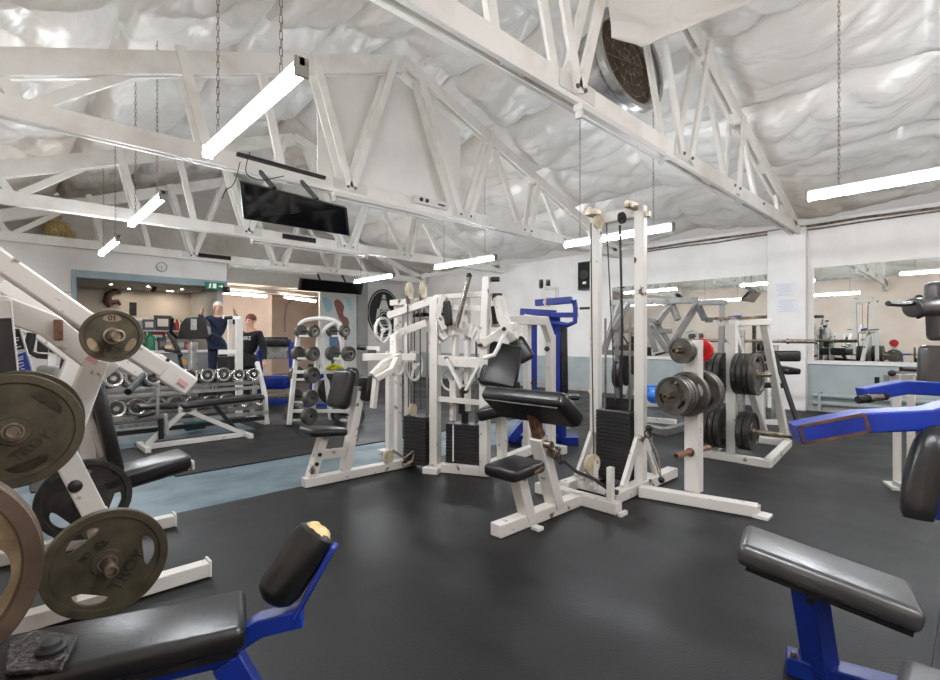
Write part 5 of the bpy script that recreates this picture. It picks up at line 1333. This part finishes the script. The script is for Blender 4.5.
# ================================================================ bar alcove
t = thing('bar_counter', 'bar counter with pale top and silver tread-plate front', 'counter', (2.6, 13.2, 0))
def treadplate():
    m = base_mat('tread_plate', (170, 170, 168), .3, .8)
    nt = m.node_tree; N, L = nt.nodes, nt.links
    tc = N.new('ShaderNodeTexCoord'); mp = N.new('ShaderNodeMapping'); mp.inputs['Rotation'].default_value = (0, .785, 0); mp.inputs['Scale'].default_value = (1, 1, 1)
    ck = N.new('ShaderNodeTexChecker'); ck.inputs['Scale'].default_value = 18
    L.new(tc.outputs['Object'], mp.inputs[0]); L.new(mp.outputs[0], ck.inputs[0])
    bp = N.new('ShaderNodeBump'); bp.inputs['Strength'].default_value = .8; bp.inputs['Distance'].default_value = .01
    L.new(ck.outputs[1], bp.inputs['Height']); L.new(bp.outputs[0], N['Principled BSDF'].inputs['Normal'])
    return m
P('front_panel', MB().span((1.22, 13.0, 0), (3.9, 13.1, 1.0)), treadplate(), t)
P('worktop', MB().span((1.21, 12.92, 1.0), (3.95, 13.38, 1.06)), WHITE2, t, bevel=.006)
tag(P('orange_tag', MB().box((YP(184, 362, 12.97)), (.10, .02, .12)), base_mat('orange_print', (206, 150, 60), .6)), 'small orange sticker plate on the tread-plate counter front', 'sign')
shz = []
t = thing('bar_shelf', 'white back shelf unit of the bar holding pictures and bottles', 'shelf', (2.6, 15.85, 1.1))
for v in (330.5, 341.5, 352):
    z = YP(160, v, 15.8).z; shz.append(z)
    P('shelf_board', MB().span((1.75, 15.65, z - .03), (4.0, 15.99, z)), WHITE2, t, bevel=.004)
P('side_board', MB().span((1.74, 15.65, .9), (1.78, 15.99, 1.9)).span((2.9, 15.66, .9), (2.93, 15.99, shz[0])), WHITE2, t)
def at_shelf(u, row): p = YP(u, 330, 15.75); return V(p.x, 15.78, shz[row])
def box_item(u, row, w, h, rgb, name, label, cat, d=.12):
    p = at_shelf(u, row); o = thing(name, label, cat, p)
    P('body', MB().box(p + V(0, 0, h / 2), (w, d, h)), base_mat(name + '_colour', rgb, .5), o, bevel=.006)
    P('front_print', MB().box(p + V(0, -d / 2 - .002, h * .52), (w * .62, .004, h * .5)), base_mat(name + '_print', tuple(min(255, 230 - c // 3) for c in rgb), .6), o)
box_item(141, 0, .34, .34, (226, 224, 220), 'picture_frame', 'pale framed picture standing on the top bar shelf', 'picture', .04)
box_item(149, 0, .30, .30, (62, 84, 112), 'tin', 'blue-grey tin between the frames on the top bar shelf', 'tin')
box_item(163, 0, .42, .42, (58, 58, 64), 'photo_board', 'dark photo board standing on the top bar shelf', 'picture', .04)
box_item(157, 1, .40, .24, (206, 60, 64), 'red_box', 'red and white box on the middle bar shelf', 'box')
box_item(168, 1, .26, .2, (222, 214, 204), 'white_tub', 'white tub beside the red box on the middle bar shelf', 'tub')
box_item(160, 2, .7, .22, (150, 130, 112), 'brown_box', 'wide brown box on the lowest bar shelf', 'box')
def bottle(p, h, r, rgb, label, name='bottle', cap=(30, 30, 30)):
    o = thing(name, label, 'bottle', p)
    P('body', MB().lathe([(0, 0), (r, 0), (r, h * .62), (r * .9, h * .7), (r * .4, h * .82), (r * .38, h * .93), (0, h * .93)], p, (0, 0, 1), 18), base_mat('bottle_colour', rgb, .25), o)
    P('cap', MB().cyl(p + V(0, 0, h * .93), p + V(0, 0, h), r * .42), base_mat('cap_colour', cap, .4), o)
pp = YP(150, 352, 13.1); bottle(V(pp.x, 13.1, 1.06), .44, .10, (30, 110, 74), 'green bottle standing on the bar counter')
pp = YP(156, 352, 13.2); bottle(V(pp.x, 13.22, 1.06), .26, .06, (214, 210, 204), 'short pale bottle behind the green one on the bar counter')
for k, (u, rgb) in enumerate(((173, (60, 60, 70)), (177, (150, 40, 40)), (181, (210, 200, 180)), (185, (50, 80, 60)))):
    bottle(at_shelf(u, 0), .28 + .04 * (k % 2), .06, rgb, f'{["dark", "red", "cream", "dark green"][k]} bottle on the top bar shelf beside the photo board')
for k, (u, w, h, rgb, cat, lab) in enumerate(((137, .2, .22, (200, 196, 190), 'box', 'pale box at the dark ornament end of the bar counter'), (162, .16, .3, (64, 60, 66), 'box', 'dark box standing on the bar counter beside the pale bottle'), (168, .24, .16, (176, 150, 120), 'box', 'low tan carton on the bar counter'), (181, .2, .26, (120, 118, 112), 'box', 'grey box on the bar counter behind the winged console'), (187, .14, .2, (150, 60, 54), 'tin', 'small red tin near the counter end'))):
    p = YP(u, 352, 13.15); p = V(p.x, 13.2, 1.06)
    o = thing({'box': 'carton', 'tin': 'drink_tin'}[cat], lab, cat, p)
    P('body', MB().box(p + V(0, 0, h / 2), (w, .16, h)), base_mat('carton_colour', rgb, .6), o, bevel=.006)
    P('front_print', MB().box(p + V(0, -.082, h * .5), (w * .6, .004, h * .4)), base_mat('carton_print', tuple(min(255, c + 50) for c in rgb), .6), o)
# wall ornament and small hung things
oc = YP(114, 301, 15.9)
tag(P('wall_ornament', MB().tube([oc + V(.16, 0, .22), oc + V(.02, 0, .27), oc + V(-.12, 0, .16), oc + V(-.15, 0, -.02), oc + V(-.08, 0, -.16)], [.03, .06, .09, .10, .06], 12).tube([oc + V(-.05, 0, -.05), oc + V(.08, 0, 0), oc + V(.14, 0, -.1)], [.07, .06, .03], 10), noisy('dark_brown_wood', (74, 44, 36), (48, 30, 26), 8)), 'curled dark brown ornament on the bar wall', 'ornament')
q_ = YP(133, 309, 15.96)
tag(P('wall_plaque', MB().box(q_, (.16, .04, .36)).box(q_ + V(0, -.03, .05), (.08, .02, .1)), BLACK), 'small black plaque on the bar wall over the shelf', 'plaque')
for k, (u, v) in enumerate(((111, 284), (148, 286), (182, 289), (117, 293), (153, 295), (172, 291))):
    p = HP(u, v, 2.66)
    if not (13.6 < p.y < 15.9): p = V(p.x, min(max(p.y, 13.75), 15.5), 2.66)
    o = thing('downlight', 'small round downlight in the bar ceiling', 'lamp', p, 'bar ceiling downlights')
    P('bezel', MB().lathe([(.03, 0), (.055, 0), (.055, -.012), (.03, -.012), (.03, 0)], p, (0, 0, 1), 20), WHITE2, o)
    P('bulb', MB().lathe([(0, -.004), (.035, -.004), (.035, -.010), (0, -.012)], p, (0, 0, 1), 16), DOWN, o)
p = HP(143, 290, 2.66); p = V(p.x, 14.6, 2.66)
tag(P('ceiling_dome', MB().lathe([(0, 0), (.09, 0), (.09, -.05), (.07, -.1), (.03, -.13), (0, -.13)], p, (0, 0, 1), 20), BLACK), 'black dome fitting under the bar ceiling', 'camera')
# clock
c = YP(161.5, 267, YB)
t = thing('wall_clock', 'small round white clock on the wall above the blue beam', 'clock', c)
P('rim', MB().lathe([(.10, 0), (.115, 0), (.115, .035), (.10, .035), (.10, 0)], c, (0, -1, 0), 32), GREYWALL, t)
dl_ = P('dial', MB().lathe([(0, 0), (.102, 0), (.102, .02), (0, .02)], c, (0, -1, 0), 32), PRINTW, t)
P('hand', MB().box(c + V(-.02, -.024, .0), (.06, .004, .008)).box(c + V(.0, -.026, -.03), (.007, .004, .08)), BLACK, dl_)
hm = MB()
for k in range(12): hm.box(c + V(.085 * math.sin(k * math.pi / 6), -.022, .085 * math.cos(k * math.pi / 6)), (.008, .003, .014), Matrix.Rotation(k * math.pi / 6, 3, 'Y'))
P('hour_marks', hm, BLACK, dl_)
# exit sign
GREEN = emit('exit_green', (24, 120, 84), .1); SIGNW = emit('exit_white', (240, 250, 245), .25)
c = YP(215, 286, YB - .1)
t = thing('exit_sign', 'green emergency exit sign with running figure and arrow on the blue beam', 'sign', c)
pn_ = P('panel', MB().box(c, (.44, .035, .17)), GREEN, t, bevel=.005)
s = .02
def pic(m, x, z, w, h, r=0): m.box(c + V(x * .78, -.021, z * .9), (w * .8, .005, h * .9), Matrix.Rotation(r, 3, 'Y'))
m = MB(); pic(m, -.02, .0, .10, .13); P('door_mark', m, SIGNW, pn_)
m = MB(); pic(m, -.155, .0, .035, .075, .3); pic(m, -.175, -.045, .02, .06, .5); pic(m, -.135, -.045, .02, .06, -.6); pic(m, -.13, .02, .05, .014, -.4); pic(m, -.18, .02, .04, .014, .6)
m.cyl(c + V(-.11, -.018, .052), c + V(-.11, -.024, .052), .015); P('running_figure', m, SIGNW, pn_)
m = MB(); pic(m, .16, 0, .11, .022); pic(m, .20, .02, .06, .02, .785); pic(m, .20, -.02, .06, .02, -.785); P('arrow', m, SIGNW, pn_)
c = YP(226, 290, YB - .12)
t = thing('alarm_box', 'small black box at the free end of the blue beam', 'alarm', c)
P('case', MB().box(c, (.16, .12, .16)), BLACK, t, bevel=.02, seg=3)
P('lens', MB().lathe([(0, 0), (.05, 0), (.045, .02), (0, .03)], c - V(0, .06, 0), (0, -1, 0), 20), GLOSSB, t)

# emblem board
c = YP(384, 313, YG - .04); c = V(c.x, YG - .04, c.z)
t = thing('emblem_board', 'big black oval emblem board with white figure and lettering', 'emblem', c)
def ell(a, b, y, m, n=48):
    m.prism([c + V(a * math.cos(2 * math.pi * k / n), y, b * math.sin(2 * math.pi * k / n)) for k in range(n)], (0, -.02, 0)); return m
bd_ = P('board', ell(.68, .86, .03, MB()), base_mat('emblem_black', (44, 44, 46), .35), t)
rg = MB()
n = 64
for k in range(n):
    a, b = 2 * math.pi * k / n, 2 * math.pi * (k + 1) / n
    rg.prism([c + V(r1 * .63 * math.cos(x), .01, r1 * .80 * math.sin(x)) for x, r1 in ((a, 1), (b, 1), (b, .975), (a, .975))], (0, -.006, 0))
P('rim_line', rg, PRINTW, bd_)
def poly(m, pts, y=.01): m.prism([c + V(x, y, z) for x, z in pts], (0, -.008, 0))
m = MB()
poly(m, [(-.05, .66), (.05, .66), (.09, .5), (-.09, .5)]); poly(m, [(-.10, .46), (.10, .46), (.22, .12), (-.22, .12)])
poly(m, [(-.28, .14), (-.16, .14), (-.2, -.12), (-.34, -.22)]); poly(m, [(.28, .14), (.16, .14), (.2, -.12), (.34, -.22)])
P('figure', m, PRINTW, bd_)
m = MB()
for r0_, r1_ in ((.20, .25), (.12, .15)):
    for k in range(12):
        a, b = math.pi * k / 12, math.pi * (k + 1) / 12
        poly(m, [(r1_ * math.cos(a), -.14 + r1_ * math.sin(a)), (r1_ * math.cos(b), -.14 + r1_ * math.sin(b)), (r0_ * math.cos(b), -.14 + r0_ * math.sin(b)), (r0_ * math.cos(a), -.14 + r0_ * math.sin(a))], 0)
poly(m, [(-.34, -.22), (.34, -.22), (.34, -.25), (-.34, -.25)]); poly(m, [(-.36, -.42), (.36, -.42), (.36, -.45), (-.36, -.45)])
P('arch_mark', m, PRINTW, bd_)
m = MB()
for k in range(9): poly(m, [(-.3 + .068 * k, -.29), (-.26 + .068 * k, -.29), (-.26 + .068 * k, -.38), (-.3 + .068 * k, -.38)])
P('letter_marks', m, base_mat('emblem_grey', (150, 150, 150), .5), bd_)

# mural
t = thing('wall_mural', 'pale wall mural of a brown muscular figure among blue strokes', 'mural', (8.25, YG, 1.5))
P('ground', MB().span((7.6, YG - .012, .6), (8.86, YG - .001, 2.86)), base_mat('mural_pale', (222, 226, 226), .6), t)
def blob(name, pts, rgb, y):
    m = MB(); k = []
    N_ = len(pts)
    for i in range(N_):
        p0, p1, p2, p3 = [pts[(i + j) % N_] for j in (-1, 0, 1, 2)]
        for s_ in range(5):
            s_ /= 5
            k.append(tuple(.5 * ((2 * p1[q]) + (p2[q] - p0[q]) * s_ + (2 * p0[q] - 5 * p1[q] + 4 * p2[q] - p3[q]) * s_ ** 2 + (3 * p1[q] - p0[q] - 3 * p2[q] + p3[q]) * s_ ** 3) for q in (0, 1)))
    m.prism([(x, YG - y, z) for x, z in k], (0, -.002, 0))
    P(name, m, base_mat(name + '_paint', rgb, .6), t)
blob('blue_stroke', [(7.65, 2.7), (7.9, 2.62), (8.0, 2.4), (7.85, 2.2), (7.7, 2.35)], (168, 208, 218), .013)
blob('blue_stroke', [(8.5, 2.75), (8.7, 2.6), (8.72, 2.3), (8.55, 2.4)], (190, 216, 222), .013)
blob('figure_arm', [(8.05, 2.55), (8.15, 2.66), (8.32, 2.58), (8.42, 2.42), (8.38, 2.2), (8.45, 2.0), (8.3, 1.85), (8.2, 2.1), (8.12, 2.3)], (150, 100, 92), .014)
blob('figure_torso', [(8.3, 2.0), (8.45, 2.1), (8.6, 1.95), (8.58, 1.6), (8.5, 1.3), (8.3, 1.4), (8.25, 1.7)], (142, 104, 100), .016)
blob('yellow_stroke', [(8.2, 2.0), (8.3, 1.95), (8.36, 1.75), (8.22, 1.7)], (214, 196, 150), .018)
blob('figure_leg', [(7.9, 1.6), (8.1, 1.7), (8.2, 1.3), (8.1, .9), (7.9, .9)], (110, 140, 180), .014)
blob('figure_leg', [(8.2, 1.3), (8.4, 1.3), (8.5, .9), (8.2, .9)], (150, 112, 118), .016)
# pipes hung in the back room
tag(P('overhead_pipe', MB().cyl((4.4, 15.6, 2.84), (10.5, 15.6, 2.86), .06).cyl((4.4, 16.3, 2.86), (10.5, 16.3, 2.84), .04), GREYWALL), 'grey pipes run under the back room ceiling', 'pipe')
tag(P('bent_pipe', MB().tube([YP(291, 300, 18.5), YP(287, 305, 18.5), YP(285, 318, 18.5), YP(285, 332, 18.5)], .03), GREYWALL), 'thin bent grey pipe on the peach back wall', 'pipe')
# torn yellow insulation in the dark roof corner above the blue beam wall
m = MB(); rng = random.Random(9)
cc = YP(60, 222, 14.6)
for k in range(9): m.ball(cc + V(rng.uniform(-.2, .2), rng.uniform(-.1, .1), rng.uniform(-.3, .3)), (rng.uniform(.1, .2), .12, rng.uniform(.1, .2)), 10, 8)
tag(P('torn_insulation', m, FOAM), 'yellow insulation spilling out above the wall with the clock', 'insulation')

# cross trainer seen between the press struts
t = thing('cross_trainer', 'black handled white cross trainer far behind the plate-loaded press', 'cardio machine', D(44, 405, 6.6))
zq = 6.6
P('upright', MB().bar(D(50, 402, zq), D(53, 338, zq), .09), WHITE2, t, bevel=.006)
P('console', MB().bar(D(40, 346, zq), D(58, 347, zq), .12, .16), BLACK, t, bevel=.02)
P('hand_lever', MB().tube([D(33, 336, zq), D(30, 352, zq), D(38, 356, zq), D(50, 357, zq)], .035).tube([D(60, 338, zq), D(66, 350, zq), D(60, 380, zq)], .035), BLACK, t)
P('drive_cover', MB().bar(D(40, 378, zq), D(62, 380, zq), .2, .36), GREYPAINT, t, bevel=.05, seg=3)
P('base', MB().bar(D(24, 403, zq), D(72, 402, zq), .4, .08), WHITE2, t, bevel=.01)
P('pedal', MB().bar(D(28, 392, zq), D(38, 391, zq), .14, .05).bar(D(64, 391, zq), D(74, 390, zq), .14, .05), RUBBER, t)

# trophies on the far wall shelf
sa, sb = XP(406, 318, XR - .12), XP(446, 318, XR - .12)
zs_ = sa.z
t = thing('trophy_shelf', 'thin white wall shelf of trophies beside the oval emblem', 'shelf', (XR - .12, (sa.y + sb.y) / 2, zs_ - .05))
P('shelf_board', MB().span((XR - .26, sb.y - .1, zs_ - .04), (XR, sa.y + .1, zs_)), WHITE2, t, bevel=.004)
for y in (sb.y + .4, (sa.y + sb.y) / 2, sa.y - .4): P('bracket', MB().box((XR - .08, y, zs_ - .1), (.14, .03, .12)), WHITE2, t)
TRO = noisy('dark_bronze', (58, 48, 40), (92, 80, 66), 10, rough=.35, metal=.5)
nt_ = ['beside the emblem', 'second from the emblem', 'third from the emblem', 'fourth from the emblem', 'fifth from the emblem', 'sixth from the emblem', 'at the end away from the emblem']
for k in range(7):
    y = sa.y + (sb.y - sa.y) * (k + .3) / 7; h = (.5, .42, .62, .7, .55, .66, .48)[k]; p = V(XR - .12, y, zs_)
    o = thing('trophy', f'dark bronze trophy on the wall shelf, {nt_[k]}', 'trophy', p, 'trophies on the wall shelf')
    P('plinth', MB().box(p + V(0, 0, h * .11), (.16, .16, h * .22)), BLACK, o, bevel=.006)
    P('cup', MB().lathe([(.02, h * .22), (.03, h * .24), (.02, h * .4), (.03, h * .5), (.09, h * .66), (.11, h * .85), (.10, h * .85), (.05, h * .6), (0, h * .55)], p, (0, 0, 1), 20), TRO, o)
    for s in (-1, 1): P('handle', MB().ring(p + V(0, s * .11, h * .74), (1, 0, 0), .045, .012, 14, 6), TRO, o)
